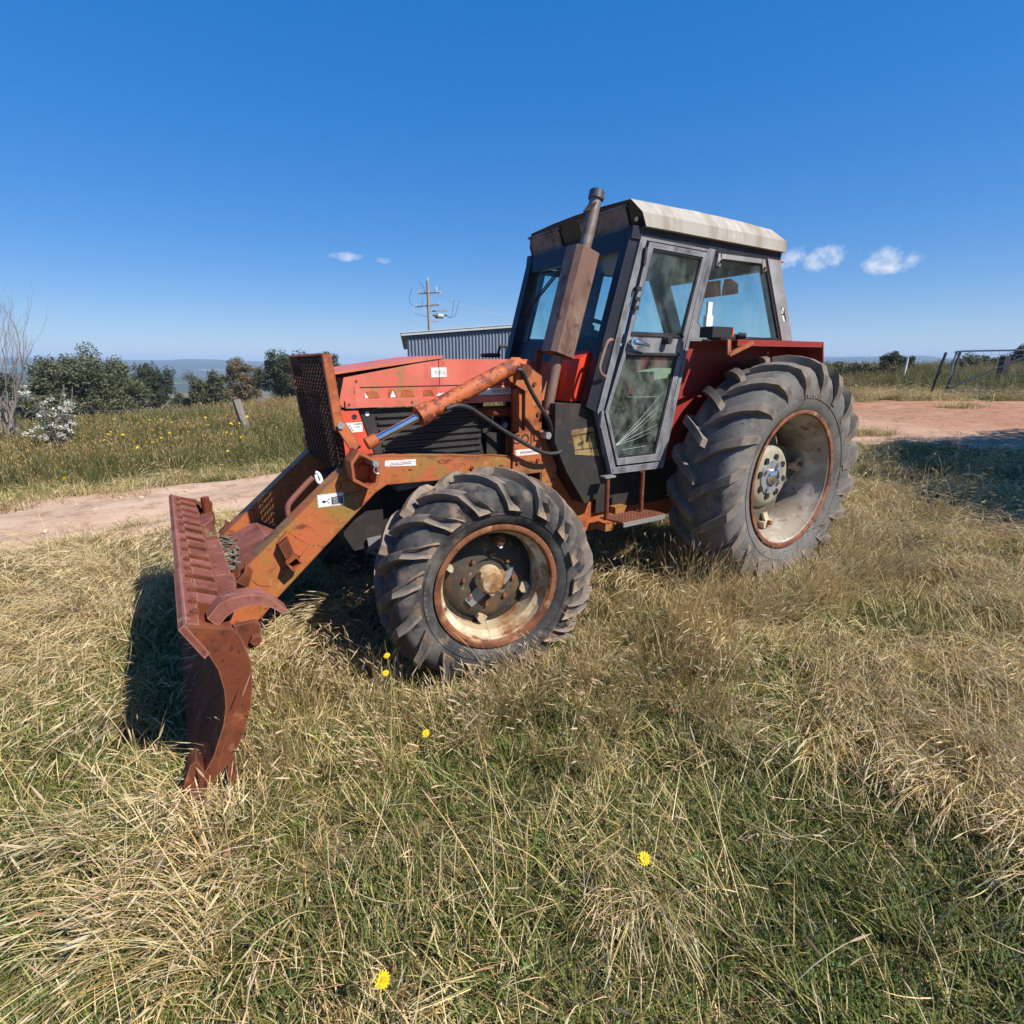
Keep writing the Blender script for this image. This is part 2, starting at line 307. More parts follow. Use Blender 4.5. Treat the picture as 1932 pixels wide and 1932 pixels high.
def a_prism(bm, poly, y0, y1, plane='xz'):
    def P(a, b, y): return (a, y, b) if plane == 'xz' else ((y, a, b) if plane == 'yz' else (a, b, y))
    v0 = [bm.verts.new(P(a, b, y0)) for a, b in poly]; v1 = [bm.verts.new(P(a, b, y1)) for a, b in poly]
    n = len(poly)
    bm.faces.new(v0); bm.faces.new(v1[::-1])
    for i in range(n): bm.faces.new((v0[i], v1[i], v1[(i + 1) % n], v0[(i + 1) % n]))
def a_box(bm, lo, hi):
    a_prism(bm, [(lo[0], lo[2]), (hi[0], lo[2]), (hi[0], hi[2]), (lo[0], hi[2])], lo[1], hi[1])
def a_ring(bm, outer, inner, y0, y1):
    n = len(outer)
    V = [[bm.verts.new((a, y, b)) for a, b in lp] for lp, y in ((outer, y0), (inner, y0), (outer, y1), (inner, y1))]
    for i in range(n):
        j = (i + 1) % n
        bm.faces.new((V[0][i], V[0][j], V[1][j], V[1][i])); bm.faces.new((V[2][i], V[3][i], V[3][j], V[2][j]))
        bm.faces.new((V[0][i], V[2][i], V[2][j], V[0][j])); bm.faces.new((V[1][i], V[1][j], V[3][j], V[3][i]))
def frame_of(d, up=(0, 0, 1)):
    d = Vector(d).normalized(); up = Vector(up)
    if abs(d.dot(up)) > .98: up = Vector((1, 0, 0))
    s = d.cross(up).normalized(); u = s.cross(d).normalized()
    return d, s, u
def a_bar(bm, p0, p1, w, h, up=(0, 0, 1), w1=None, h1=None):
    p0, p1 = Vector(p0), Vector(p1); d, s, u = frame_of(p1 - p0, up)
    w1 = w if w1 is None else w1; h1 = h if h1 is None else h1
    A = [bm.verts.new(p0 + s * (a * w / 2) + u * (b * h / 2)) for a, b in ((-1, -1), (1, -1), (1, 1), (-1, 1))]
    B = [bm.verts.new(p1 + s * (a * w1 / 2) + u * (b * h1 / 2)) for a, b in ((-1, -1), (1, -1), (1, 1), (-1, 1))]
    bm.faces.new(A[::-1]); bm.faces.new(B)
    for i in range(4): bm.faces.new((A[i], A[(i + 1) % 4], B[(i + 1) % 4], B[i]))
def smooth_path(pts, sub=6):
    pts = [Vector(p) for p in pts]; out = []
    for i in range(len(pts) - 1):
        p0 = pts[max(i - 1, 0)]; p1 = pts[i]; p2 = pts[i + 1]; p3 = pts[min(i + 2, len(pts) - 1)]
        for k in range(sub):
            t = k / sub
            out.append(.5 * ((2 * p1) + (p2 - p0) * t + (2 * p0 - 5 * p1 + 4 * p2 - p3) * t * t + (3 * p1 - p0 - 3 * p2 + p3) * t ** 3))
    out.append(pts[-1]); return out
def a_tube(bm, path, r, n=12, caps=True):
    path = [Vector(p) for p in path]; R = r if hasattr(r, '__len__') else [r] * len(path)
    rings = []; s = None
    for i, p in enumerate(path):
        d = (path[min(i + 1, len(path) - 1)] - path[max(i - 1, 0)])
        if d.length < 1e-9: d = Vector((0, 0, 1))
        d.normalize()
        if s is None: _, s, u = frame_of(d)
        else:
            s = (s - d * s.dot(d)).normalized(); u = s.cross(d)
        u = d.cross(s)
        rings.append([bm.verts.new(p + (s * math.cos(2 * math.pi * k / n) + u * math.sin(2 * math.pi * k / n)) * R[i]) for k in range(n)])
    for a, b in zip(rings, rings[1:]):
        for k in range(n): bm.faces.new((a[k], a[(k + 1) % n], b[(k + 1) % n], b[k]))
    if caps: bm.faces.new(rings[0][::-1]); bm.faces.new(rings[-1])
def a_lathe(bm, prof, n=48, axis='y', c=(0, 0, 0), close=False):
    """prof: (position along the axis, radius)"""
    c = Vector(c); rings = []
    for y, r in prof:
        ring = []
        for k in range(n):
            t = 2 * math.pi * k / n
            v = {'y': (r * math.cos(t), y, r * math.sin(t)), 'z': (r * math.cos(t), r * math.sin(t), y), 'x': (y, r * math.cos(t), r * math.sin(t))}[axis]
            ring.append(bm.verts.new(c + Vector(v)))
        rings.append(ring)
    prs = list(zip(rings, rings[1:])) + ([(rings[-1], rings[0])] if close else [])
    for a, b in prs:
        for k in range(n): bm.faces.new((a[k], a[(k + 1) % n], b[(k + 1) % n], b[k]))
    if not close:
        if prof[0][1] > 1e-6: bm.faces.new(rings[0][::-1])
        if prof[-1][1] > 1e-6: bm.faces.new(rings[-1])
def part(name, mat, parent, fn, bevel=0.0, smooth=35, bseg=1):
    bm = bmesh.new(); fn(bm); return finish(bm, name, mat, parent, smooth, True, bevel, bseg)
def prism(name, poly, y0, y1, mat, parent, bevel=.004, plane='xz'):
    return part(name, mat, parent, lambda b: a_prism(b, poly, y0, y1, plane), bevel)
def tube(name, path, r, mat, parent, n=12, sub=0):
    return part(name, mat, parent, lambda b: a_tube(b, smooth_path(path, sub) if sub else path, r, n))
def bolt(name, c, axis, r, h, mat, parent):
    return part(name, mat, parent, lambda b: a_tube(b, [Vector(c), Vector(c) + Vector(axis).normalized() * h], r, 6), smooth=30)
def text_part(name, s, size, origin, mat, parent, xdir=(-1, 0, 0), ydir=(0, 0, 1), depth=.0015, extrude=0.0006):
    cu = bpy.data.curves.new(name, 'FONT'); cu.body = s; cu.size = size; cu.extrude = extrude; cu.resolution_u = 2
    cu.align_x = 'CENTER'; cu.align_y = 'CENTER'
    to = bpy.data.objects.new(name + '_tmp', cu)
    me = bpy.data.meshes.new_from_object(to); bpy.data.objects.remove(to); bpy.data.curves.remove(cu)
    X = Vector(xdir).normalized(); Y = Vector(ydir).normalized(); Z = X.cross(Y)
    mm = Matrix((X, Y, Z)).transposed().to_4x4(); mm.translation = Vector(origin) + Z * depth
    me.transform(mm); me.materials.clear()
    return link(name, me, mat, parent)
def empty(name, loc=(0, 0, 0)):
    o = bpy.data.objects.new(name, None); COL.objects.link(o); o.location = loc; o.empty_display_size = .2; return o
def tag(o, label=None, cat=None, group=None, kind=None):
    if label: o['label'] = label
    if cat: o['category'] = cat
    if group: o['group'] = group
    if kind: o['kind'] = kind
    return o
# ================================================================== TRACTOR (x forward, y left, z up; base under the rear axle)
TR = tag(empty('tractor'), 'old red tractor with grey cab and rusty front loader blade parked in grass', 'tractor')

# ------------------------------------------------------------------ wheels
def tyre_profile(R, W, rb):
    return [(.385 * W, rb), (.43 * W, rb + .03), (.478 * W, rb + .26 * (R - rb)), (.5 * W, rb + .50 * (R - rb)), (.487 * W, rb + .70 * (R - rb)),
            (.455 * W, rb + .84 * (R - rb)), (.40 * W, R - .025), (.27 * W, R - .006), (.10 * W, R), (0, R)]
def prof_at(pr, s):
    """pr: half profile from centre outwards; s in [0,1] by length -> (y, r, normal)"""
    L = [0]
    for a, b in zip(pr, pr[1:]): L.append(L[-1] + math.hypot(b[0] - a[0], b[1] - a[1]))
    t = s * L[-1]
    for i in range(len(pr) - 1):
        if t <= L[i + 1] + 1e-9:
            f = (t - L[i]) / (L[i + 1] - L[i]); a, b = pr[i], pr[i + 1]
            d = Vector((b[0] - a[0], b[1] - a[1])).normalized()
            return a[0] + (b[0] - a[0]) * f, a[1] + (b[1] - a[1]) * f, Vector((-d.y, d.x))
def lug_mesh(name, R, W, rb, h, hw, delta, side, sgn, pocket, jitter=0.0):
    pr = tyre_profile(R, W, rb)[::-1]
    ss = [.00, .10, .22, .34, .45, .54, .62, .70] if pocket else [-.02, .08, .2, .32, .42, .50, .60, .72]
    L = pr
    bm = bmesh.new(); rows = []
    n = len(ss)
    for i, s in enumerate(ss):
        f = i / (n - 1)
        y, r, nrm = prof_at(pr, max(s, 0)) if s >= 0 else (-.012, R, Vector((0, 1)))
        if not pocket and f > .55: hh = h * (1 - .95 * (f - .55) / .45)
        elif i == 0: hh = h * .85
        else: hh = h * (1 - .25 * f)
        if pocket: hh = h * (1 - .55 * max(0, f - .45) / .55)
        th = -delta * (1 - f) ** 1.15
        w = hw * (1 + (.75 * max(0, f - .55) / .45 if pocket else (.30 * f - .5 * max(0, f - .75) / .25)))
        inner = w * (.62 if pocket and .64 < f < .95 else .55)
        if pocket and f < .8: inner = min(inner, w * (.15 + max(0, f - .6) * 1.4))
        dep = hh * .75 if (pocket and .64 < f < .95) else 0.0
        def V(off, up, wob=0):
            yy = y + nrm.x * up; rr = r + nrm.y * up
            a = th * sgn + off / rr + wob
            return bm.verts.new((rr * math.cos(a), side * yy, rr * math.sin(a)))
        rows.append([V(-w * 1.08, -.012), V(-w, hh), V(-inner, hh - dep), V(inner, hh - dep), V(w, hh), V(w * 1.08, -.012)])
    for a, b in zip(rows, rows[1:]):
        for k in range(5): bm.faces.new((a[k], a[k + 1], b[k + 1], b[k]))
    bm.faces.new(rows[0]); bm.faces.new(rows[-1][::-1])
    bmesh.ops.recalc_face_normals(bm, faces=bm.faces)
    me = bpy.data.meshes.new(name); bm.to_mesh(me); bm.free()
    me.polygons.foreach_set('use_smooth', [True] * len(me.polygons)); me.set_sharp_from_angle(angle=math.radians(18))
    return me

def wheel(kind, c, steer, left):
    front = kind == 'front'
    if front: R, W, rb, fl, h, hw, nl, dl = .545, .385, .318, .329, .048, .0235, 17, .46
    else:     R, W, rb, fl, h, hw, nl, dl = .815, .480, .485, .500, .062, .027, 20, .33
    hy = .165 if front else .21
    # rim barrel is the part, the rest hangs on it
    if front: prof = [(hy, fl), (hy, fl - .020), (hy - .012, fl - .030), (hy - .05, fl - .035), (hy - .075, fl - .060), (-.02, fl - .065), (-hy + .05, fl - .06), (-hy + .03, fl - .035), (-hy, fl - .03), (-hy, fl)]
    else:     prof = [(hy, fl), (hy, fl - .022), (hy - .012, fl - .034), (hy - .06, fl - .040), (hy - .11, fl - .075), (-.05, fl - .080), (-hy + .06, fl - .07), (-hy + .03, fl - .035), (-hy, fl - .03), (-hy, fl)]
    prof += [(-hy + .06, fl - .02), (0, fl - .045), (hy - .06, fl - .02)]
    wh = part(kind + '_wheel', 'rimcream' if front else 'rimgrey', TR, lambda b: a_lathe(b, prof, 72, close=True))
    wh.location = c
    wh.rotation_euler = (0, 0, steer + (0 if left else math.pi))
    part('rim_flange', 'rimrust', wh, lambda b: a_lathe(b, [(hy + .006, fl + .006), (hy + .009, fl - .004), (hy + .004, fl - .021), (hy - .012, fl - .033), (hy - .014, fl - .026), (hy - .004, fl + .004)], 72, close=True))
    tp = tyre_profile(R, W, rb)
    full = tp + [(-a, r) for a, r in tp[::-1][1:]]
    part('tyre', 'rubber' if front else 'rubber2', wh, lambda b: a_lathe(b, full, 96, close=True), smooth=60)
    def ringline(b, y, r): a_lathe(b, [(y, r - .004), (y + .004, r - .002), (y + .004, r + .002), (y - .001, r + .004)], 96, close=True)
    q = prof_at(tp[::-1], .78)
    part('sidewall_rib', 'rubber' if front else 'rubber2', wh, lambda b: ringline(b, q[0], q[1]), smooth=60)
    sgn = 1 if left else -1
    for sd in (1, -1):
        me = lug_mesh('lug', R, W, rb, h, hw, dl, sd, sgn, front)
        me.materials.append(M['lug' if front else 'lug2'])
        for k in range(nl):
            o = link('lug', me, None, wh)
            o.rotation_euler = (random.gauss(0, .004), 2 * math.pi * (k + (.5 if sd < 0 else 0) + .2 + random.gauss(0, .02)) / nl, random.gauss(0, .004)); f_ = random.uniform(.985, 1.006); o.scale = (f_, random.uniform(.985, 1.01), f_)
    ring = [2 * math.pi * k / 8 for k in range(8)]
    if front:
        part('wheel_disc', 'fdisc', wh, lambda b: a_lathe(b, [(-.005, .272), (-.005, .235), (.015, .215), (.03, .17), (.035, .115), (.02, .11), (.02, .0), (-.03, 0), (-.03, .272)], 56, close=False))
        part('hub_cap', 'rimcream', wh, lambda b: (a_lathe(b, [(.022, .075), (.085, .068), (.10, .055), (.105, 0)], 20), a_tube(b, [(.045, .09, .045), (.045, .055, .045)], .02, 8), a_tube(b, [(-.062, .095, .03), (-.062, .05, .03)], .018, 8), a_tube(b, [(.0, .09, -.065), (0, .05, -.065)], .016, 8)))
        part('hub_plate', 'hubsteel', wh, lambda b: (a_prism(b, [(.06, -.03), (.135, -.10), (.10, -.145), (.02, -.09)], .022, .04), a_prism(b, [(-.06, -.0), (-.14, .045), (-.125, -.01), (-.09, -.05)], .022, .04)), bevel=.003)
        for t, sz_ in ((3.55, .030), (4.9, .024), (.4, .018)):
            part('rim_lug', 'rimcream', wh, lambda b: a_prism(b, [(.225 * math.cos(t) + sz_ * math.cos(q_) * random.uniform(.7, 1.3), .225 * math.sin(t) + sz_ * math.sin(q_) * random.uniform(.8, 1.6)) for q_ in (0, .9, 1.9, 3.0, 4.1, 5.2)], -.004, .04), bevel=.006)
        part('breather_cap', 'rimrust', wh, lambda b: a_lathe(b, [(.03, .026), (.05, .030), (.07, .029), (.083, .02), (.088, 0)], 16, c=(-.05, .02, .222)))
        part('valve', 'white', wh, lambda b: a_lathe(b, [(.06, .011), (.09, .011)], 10, c=(-.05, .0, .19)))
        for k in range(8):
            t = ring[k] + .1
            bolt('wheel_bolt', (.14 * math.cos(t), .03, .14 * math.sin(t)), (0, 1, 0), .012, .018, 'rimrust', wh)
    else:
        def wavy(b):
            pts = []
            for k in range(96):
                t = 2 * math.pi * k / 96
                r = .335 + .075 * math.cos(4 * t + .6) + .02 * math.cos(8 * t)
                pts.append((r * math.cos(t), r * math.sin(t)))
            a_prism(b, pts, -.045, -.025)
        part('wheel_disc', 'discdark', wh, wavy, bevel=.004)
        part('centre_dish', 'disc', wh, lambda b: a_lathe(b, [(-.022, .245), (.0, .235), (.022, .21), (.032, .185), (.035, .0)], 64), smooth=50)
        part('hub_plate', 'hubsteel', wh, lambda b: a_lathe(b, [(.0355, .135), (.042, .13), (.042, .0)], 48))
        part('hub_cap', 'chrome', wh, lambda b: a_lathe(b, [(.042, .062), (.062, .060), (.068, .05), (.070, 0)], 32))
        for k in range(8):
            t = ring[k] + .2
            part('wheel_hole', 'ink', wh, lambda b: a_lathe(b, [(.0, .024), (.0435, .024)], 16, c=(.148 * math.cos(t), 0, .148 * math.sin(t))))
        for k in range(4):
            t = ring[2 * k] + .5
            bolt('wheel_nut', (.098 * math.cos(t), .042, .098 * math.sin(t)), (0, 1, 0), .017, .02, 'zinc', wh)
        for k in range(4):
            t = 2 * math.pi * k / 4 - .15 + math.pi
            t2 = math.pi / 2 * k - .15
            p = Vector((math.cos(t2), 0, math.sin(t2)))
            part('rim_lug', 'rimcream', wh, lambda b: (a_bar(b, p * .36 + Vector((0, -.01, 0)), p * .41 + Vector((0, -.01, 0)), .11, .07, up=(0, 1, 0)), a_bar(b, p * .30 + Vector((0, -.015, 0)), p * .38 + Vector((0, .015, 0)), .05, .02, up=(0, 1, 0))), bevel=.006)
            bolt('rim_bolt', p * .375 + Vector((0, .02, 0)), (0, 1, 0), .02, .028, 'rimrust', wh)
    return wh
RW = wheel('rear', (0, .84, .80), 0, True)
wheel('rear', (0, -.84, .80), 0, False)
FW = wheel('front', (2.44, .82, .517), -.158, True)
wheel('front', (2.44, -.82, .517), -.158, False)
# letters run clockwise as seen from the left side (forward is to the left there)
def tyre_word(s_, r, size, a_mid, da, y, wh):
    n = len(s_)
    for k, ch in enumerate(s_):
        if ch == ' ': continue
        a = a_mid + (k - (n - 1) / 2) * da
        # seen from +y, +x points left: clockwise means increasing angle from +x towards +z
        text_part('tyre_letter', ch, size, (r * math.cos(a), y, r * math.sin(a)), 'lug', wh, xdir=(-math.sin(a), 0, math.cos(a)), ydir=(math.cos(a), 0, math.sin(a)), depth=.0, extrude=.003)
tyre_word('MOTIP 2A', .392, .040, math.radians(5), .085, .183, FW)
tyre_word('18.4-38', .605, .045, math.radians(95), .055, .236, RW)
tyre_word('14.9-24', .392, .030, math.radians(115), .062, .183, FW)
# ------------------------------------------------------------------ chassis, engine, axles
prism('engine_block', [(1.45, .62), (2.85, .58), (2.85, 1.0), (2.2, 1.28), (1.50, 1.30)], -.20, .20, 'dirtyblack', TR, .012)
prism('gearbox', [(-.30, .60), (1.45, .55), (1.45, 1.05), (.9, 1.0), (-.30, 1.0)], -.24, .24, 'dirtyblack', TR, .02)
part('rear_axle', 'dirtyblack', TR, lambda b: a_lathe(b, [(-.82, .10), (-.5, .11), (-.28, .19), (.28, .19), (.5, .11), (.82, .10)], 24, c=(0, 0, .80)))
part('front_axle', 'dirtyblack', TR, lambda b: (a_bar(b, (2.44, -.66, .50), (2.44, .66, .50), .16, .18), a_lathe(b, [(-.16, .16), (.16, .16)], 20, c=(2.44, .08, .50)), a_tube(b, [(2.44, .60, .36), (2.44, .60, .68)], .07, 12), a_tube(b, [(2.44, -.60, .36), (2.44, -.60, .68)], .07, 12)), bevel=.006)
tube('tie_rod', [(2.28, -.58, .47), (2.28, .58, .47)], .018, 'dirtyblack', TR)
prism('sump', [(1.7, .60), (2.3, .60), (2.22, .45), (1.8, .45)], -.16, .16, 'dirtyblack', TR, .015)
prism('front_support', [(2.80, .62), (2.98, .60), (3.03, .70), (3.02, .98), (2.80, 1.02)], -.24, .27, 'dirtyblack', TR, .015)
for k in range(3):
    prism('front_weight', [(2.78, .60), (2.86, .595), (2.865, .665), (2.785, .67)], .282 + k * .0, .30, 'zinc', TR, .004).location = (-.005 - k * .092 + .05, 0, .0)
prism('step_board', [(2.52, .95), (2.74, .93), (2.73, .965), (2.52, .985)], .24, .36, 'zinc', TR, .004)
def engine_bits(b):
    for x, z, r in ((2.04, 1.325, .03), (1.97, 1.245, .035), (1.90, 1.30, .028), (1.84, 1.22, .03)):
        a_tube(b, [(x, .19, z), (x, .26, z)], r, 12)
    a_box(b, (1.86, .19, 1.02), (2.10, .25, 1.20))
    for x in (1.92, 2.0, 2.08): a_tube(b, smooth_path([(x, .23, 1.20), (x - .01, .27, 1.29), (x - .02, .22, 1.36)], 5), .006, 6)
part('fuel_pump', 'dirtyblack', TR, engine_bits, bevel=.004)
part('pump_cap', 'zinc', TR, lambda b: a_tube(b, [(1.975, .255, 1.245), (1.975, .275, 1.245)], .018, 10))
part('exhaust_manifold', 'rustdark', TR, lambda b: (a_tube(b, smooth_path([(2.2, .24, 1.33), (1.9, .26, 1.33), (1.76, .33, 1.32)], 5), .035, 12),), bevel=0)

# ------------------------------------------------------------------ bonnet
hood = part('bonnet', 'hood', TR, lambda b: a_prism(b, [(2.985, 1.398), (3.0, 1.42), (2.965, 1.548), (2.42, 1.643), (1.80, 1.645), (1.80, 1.392)], -.285, .285), bevel=.012, bseg=2)
part('bonnet_lid', 'hood', hood, lambda b: a_prism(b, [(3.02, 1.563), (3.02, 1.578), (2.44, 1.662), (2.40, 1.663), (2.40, 1.648)], -.292, .292), bevel=.005)
part('bonnet_crease', 'ink', hood, lambda b: a_box(b, (1.86, .2855, 1.4955), (2.885, .2875, 1.4995)))
part('bonnet_rim', 'hood', hood, lambda b: a_box(b, (1.81, .286, 1.392), (2.97, .296, 1.432)), bevel=.004)
prism('cowl', [(1.796, 1.39), (1.796, 1.63), (1.50, 1.625), (1.585, 1.388)], -.27, .275, 'hood', TR, .01)
def gaps(b):
    for x0, x1, z0, z1 in ((2.78, 2.86, 1.440, 1.478), (2.68, 2.735, 1.440, 1.486), (2.58, 2.66, 1.440, 1.480), (2.46, 2.53, 1.441, 1.478)):
        a_prism(b, [(x0, z0), (x1, z0), (x1 - .006, z1 - .004), ((x0 + x1) / 2, z1), (x0 + .012, z1 - .008)], .2852, .2866)
part('lettering_scar', 'orange2', hood, gaps)
prism('model_plate', [(1.865, 1.437), (2.172, 1.437), (2.172, 1.476), (1.865, 1.476)], .2862, .2885, 'white', hood, 0)
text_part('model_lettering', '1010 DT', .034, (2.02, .2885, 1.456), 'ink', hood)
def tri(b):
    a_prism(b, [(2.69, 1.441), (2.722, 1.441), (2.706, 1.478)], .2868, .2878); a_prism(b, [(2.842, 1.441), (2.860, 1.441), (2.862, 1.470)], .2868, .2878)
    a_prism(b, [(2.385, 1.441), (2.448, 1.441), (2.43, 1.457), (2.415, 1.452), (2.40, 1.458)], .2868, .2878)
part('letter_remnant', 'white', hood, tri)
sticker = prism('bonnet_decal', [(2.378, 1.545), (2.474, 1.543), (2.474, 1.597), (2.378, 1.598)], .2852, .2868, 'whiteold', hood, 0)
text_part('decal_lettering', 'MFA', .036, (2.418, .2868, 1.570), 'greyink', sticker)
for x_, z_ in ((2.95, 1.412), (2.60, 1.412), (2.25, 1.412), (1.90, 1.412), (2.90, 1.53), (1.84, 1.61)):
    bolt('bonnet_screw', (x_, .2955 if z_ < 1.43 else .285, z_), (0, 1, 0), .007, .004, 'rustdark', hood)
part('bonnet_seam', 'ink', hood, lambda b: a_bar(b, (2.425, .2862, 1.64), (2.425, .2862, 1.50), .002, .003, up=(1, 0, 0)))
part('bonnet_latch', 'zinc', hood, lambda b: (a_box(b, (1.86, .286, 1.53), (1.885, .296, 1.575)),), bevel=.003)
# front side panel and louvred grille
sp = prism('front_side_panel', [(3.0, 1.384), (2.903, 1.380), (2.822, 1.10), (2.985, 1.10)], .05, .283, 'redpanel', TR, .006)
part('panel_hole', 'ink', sp, lambda b: a_lathe(b, [(.27, .014), (.2845, .014)], 14, c=(2.925, 0, 1.346)))
ws = prism('fan_warning_decal', [(2.886, 1.266), (2.980, 1.264), (2.980, 1.316), (2.886, 1.316)], .2832, .2846, 'white', sp, 0)
part('warning_triangle', 'ink', ws, lambda b: a_ring(b, [(2.936, 1.272), (2.975, 1.272), (2.9555, 1.308)], [(2.941, 1.2752), (2.970, 1.2752), (2.9555, 1.302)], .2847, .2852))
part('fan_symbol', 'ink', ws, lambda b: (a_bar(b, (2.949, .285, 1.280), (2.962, .285, 1.290), .001, .003, up=(0, 1, 0)), a_bar(b, (2.949, .285, 1.290), (2.962, .285, 1.280), .003, .001), a_bar(b, (2.932, .285, 1.268), (2.932, .285, 1.314), .0006, .0012)))
text_part('warning_lettering', 'WARNING', .0085, (2.908, .2846, 1.308), 'ink', ws)
text_part('warning_lettering', 'ROTATING\nBLADES', .006, (2.912, .2846, 1.292), 'greyink', ws)
gr = prism('side_grille', [(2.893, 1.384), (2.172, 1.376), (2.172, 1.277), (2.128, 1.07), (2.80, 1.07)], .235, .262, 'grille', TR, .004)
for k in range(7):
    z = 1.338 - k * .038
    part('louvre', 'grille', gr, lambda b: a_prism(b, [(.262, z - .012), (.276, z - .004), (.276, z + .004), (.262, z + .010)], 2.17 if k < 3 else 2.155, 2.80 - k * .006, plane='yz'), bevel=.003)
part('grille_hole', 'white', gr, lambda b: a_lathe(b, [(.26, .012), (.2635, .012)], 12, c=(2.848, 0, 1.357)))
# headlight grille front under the guard
part('radiator_grille', 'dirtyblack', TR, lambda b: [a_box(b, (2.99, -.26, 1.12 + k * .03), (3.005, .26, 1.133 + k * .03)) for k in range(14)])

# ------------------------------------------------------------------ front guard
gd = part('grille_guard', 'orange2', TR, lambda b: (a_prism(b, [(3.092, 1.660), (3.048, 1.667), (3.016, 1.30), (3.062, 1.295)], .372, .405), a_prism(b, [(3.092, 1.660), (3.048, 1.667), (3.016, 1.30), (3.062, 1.295)], -.405, -.372),
     a_prism(b, [(3.094, 1.658), (3.086, 1.668), (3.062, 1.664), (3.07, 1.650)], -.372, .372)), bevel=.004)
def screen(b):
    def pt(y, z): return Vector((3.066 + (z - 1.66) * .077 + .020, y, z))
    y0, y1, z0, z1 = -.372, .372, 1.075, 1.655
    st = .062
    for sg in (1, -1):
        c = -3.0
        while c < 3.0:
            pts = []
            # lines z - z0 = sg*1.25*(y - c)
            for yy in (y0, y1):
                zz = z0 + sg * .60 * (yy - c); pts.append((yy, zz))
            (ya, za), (yb, zb) = pts
            def clip(zl):
                return ya + (zl - za) * (yb - ya) / (zb - za)
            lo, hi = (z0, z1)
            P = []
            for yy, zz in pts:
                if zz < lo: yy, zz = clip(lo), lo
                elif zz > hi: yy, zz = clip(hi), hi
                P.append((yy, zz))
            if abs(P[0][0] - P[1][0]) > .008 and y0 - 1e-6 <= min(P[0][0], P[1][0]) and max(P[0][0], P[1][0]) <= y1 + 1e-6:
                a_bar(b, pt(*P[0]) + Vector((0.001 * sg, 0, 0)), pt(*P[1]) + Vector((0.001 * sg, 0, 0)), .013, .005, up=(1, 0, 0))
            c += st
sc = part('mesh_screen', 'screen', gd, screen, smooth=0)
part('screen_top_plate', 'screen', gd, lambda b: a_prism(b, [(3.074, 1.56), (3.094, 1.655), (3.090, 1.656), (3.070, 1.56)], -.372, -.15))
part('guard_strap', 'orange2', TR, lambda b: (a_bar(b, (3.035, .40, 1.325), (2.965, .415, 1.19), .012, .055, up=(1, 0, .5)),), bevel=.003)
part('guard_strap', 'orange2', TR, lambda b: (a_bar(b, (3.035, -.40, 1.325), (2.965, -.415, 1.19), .012, .055, up=(1, 0, .5)),), bevel=.003)
bolt('guard_bolt', (3.035, .404, 1.318), (0, 1, 0), .019, .016, 'zinc', TR)

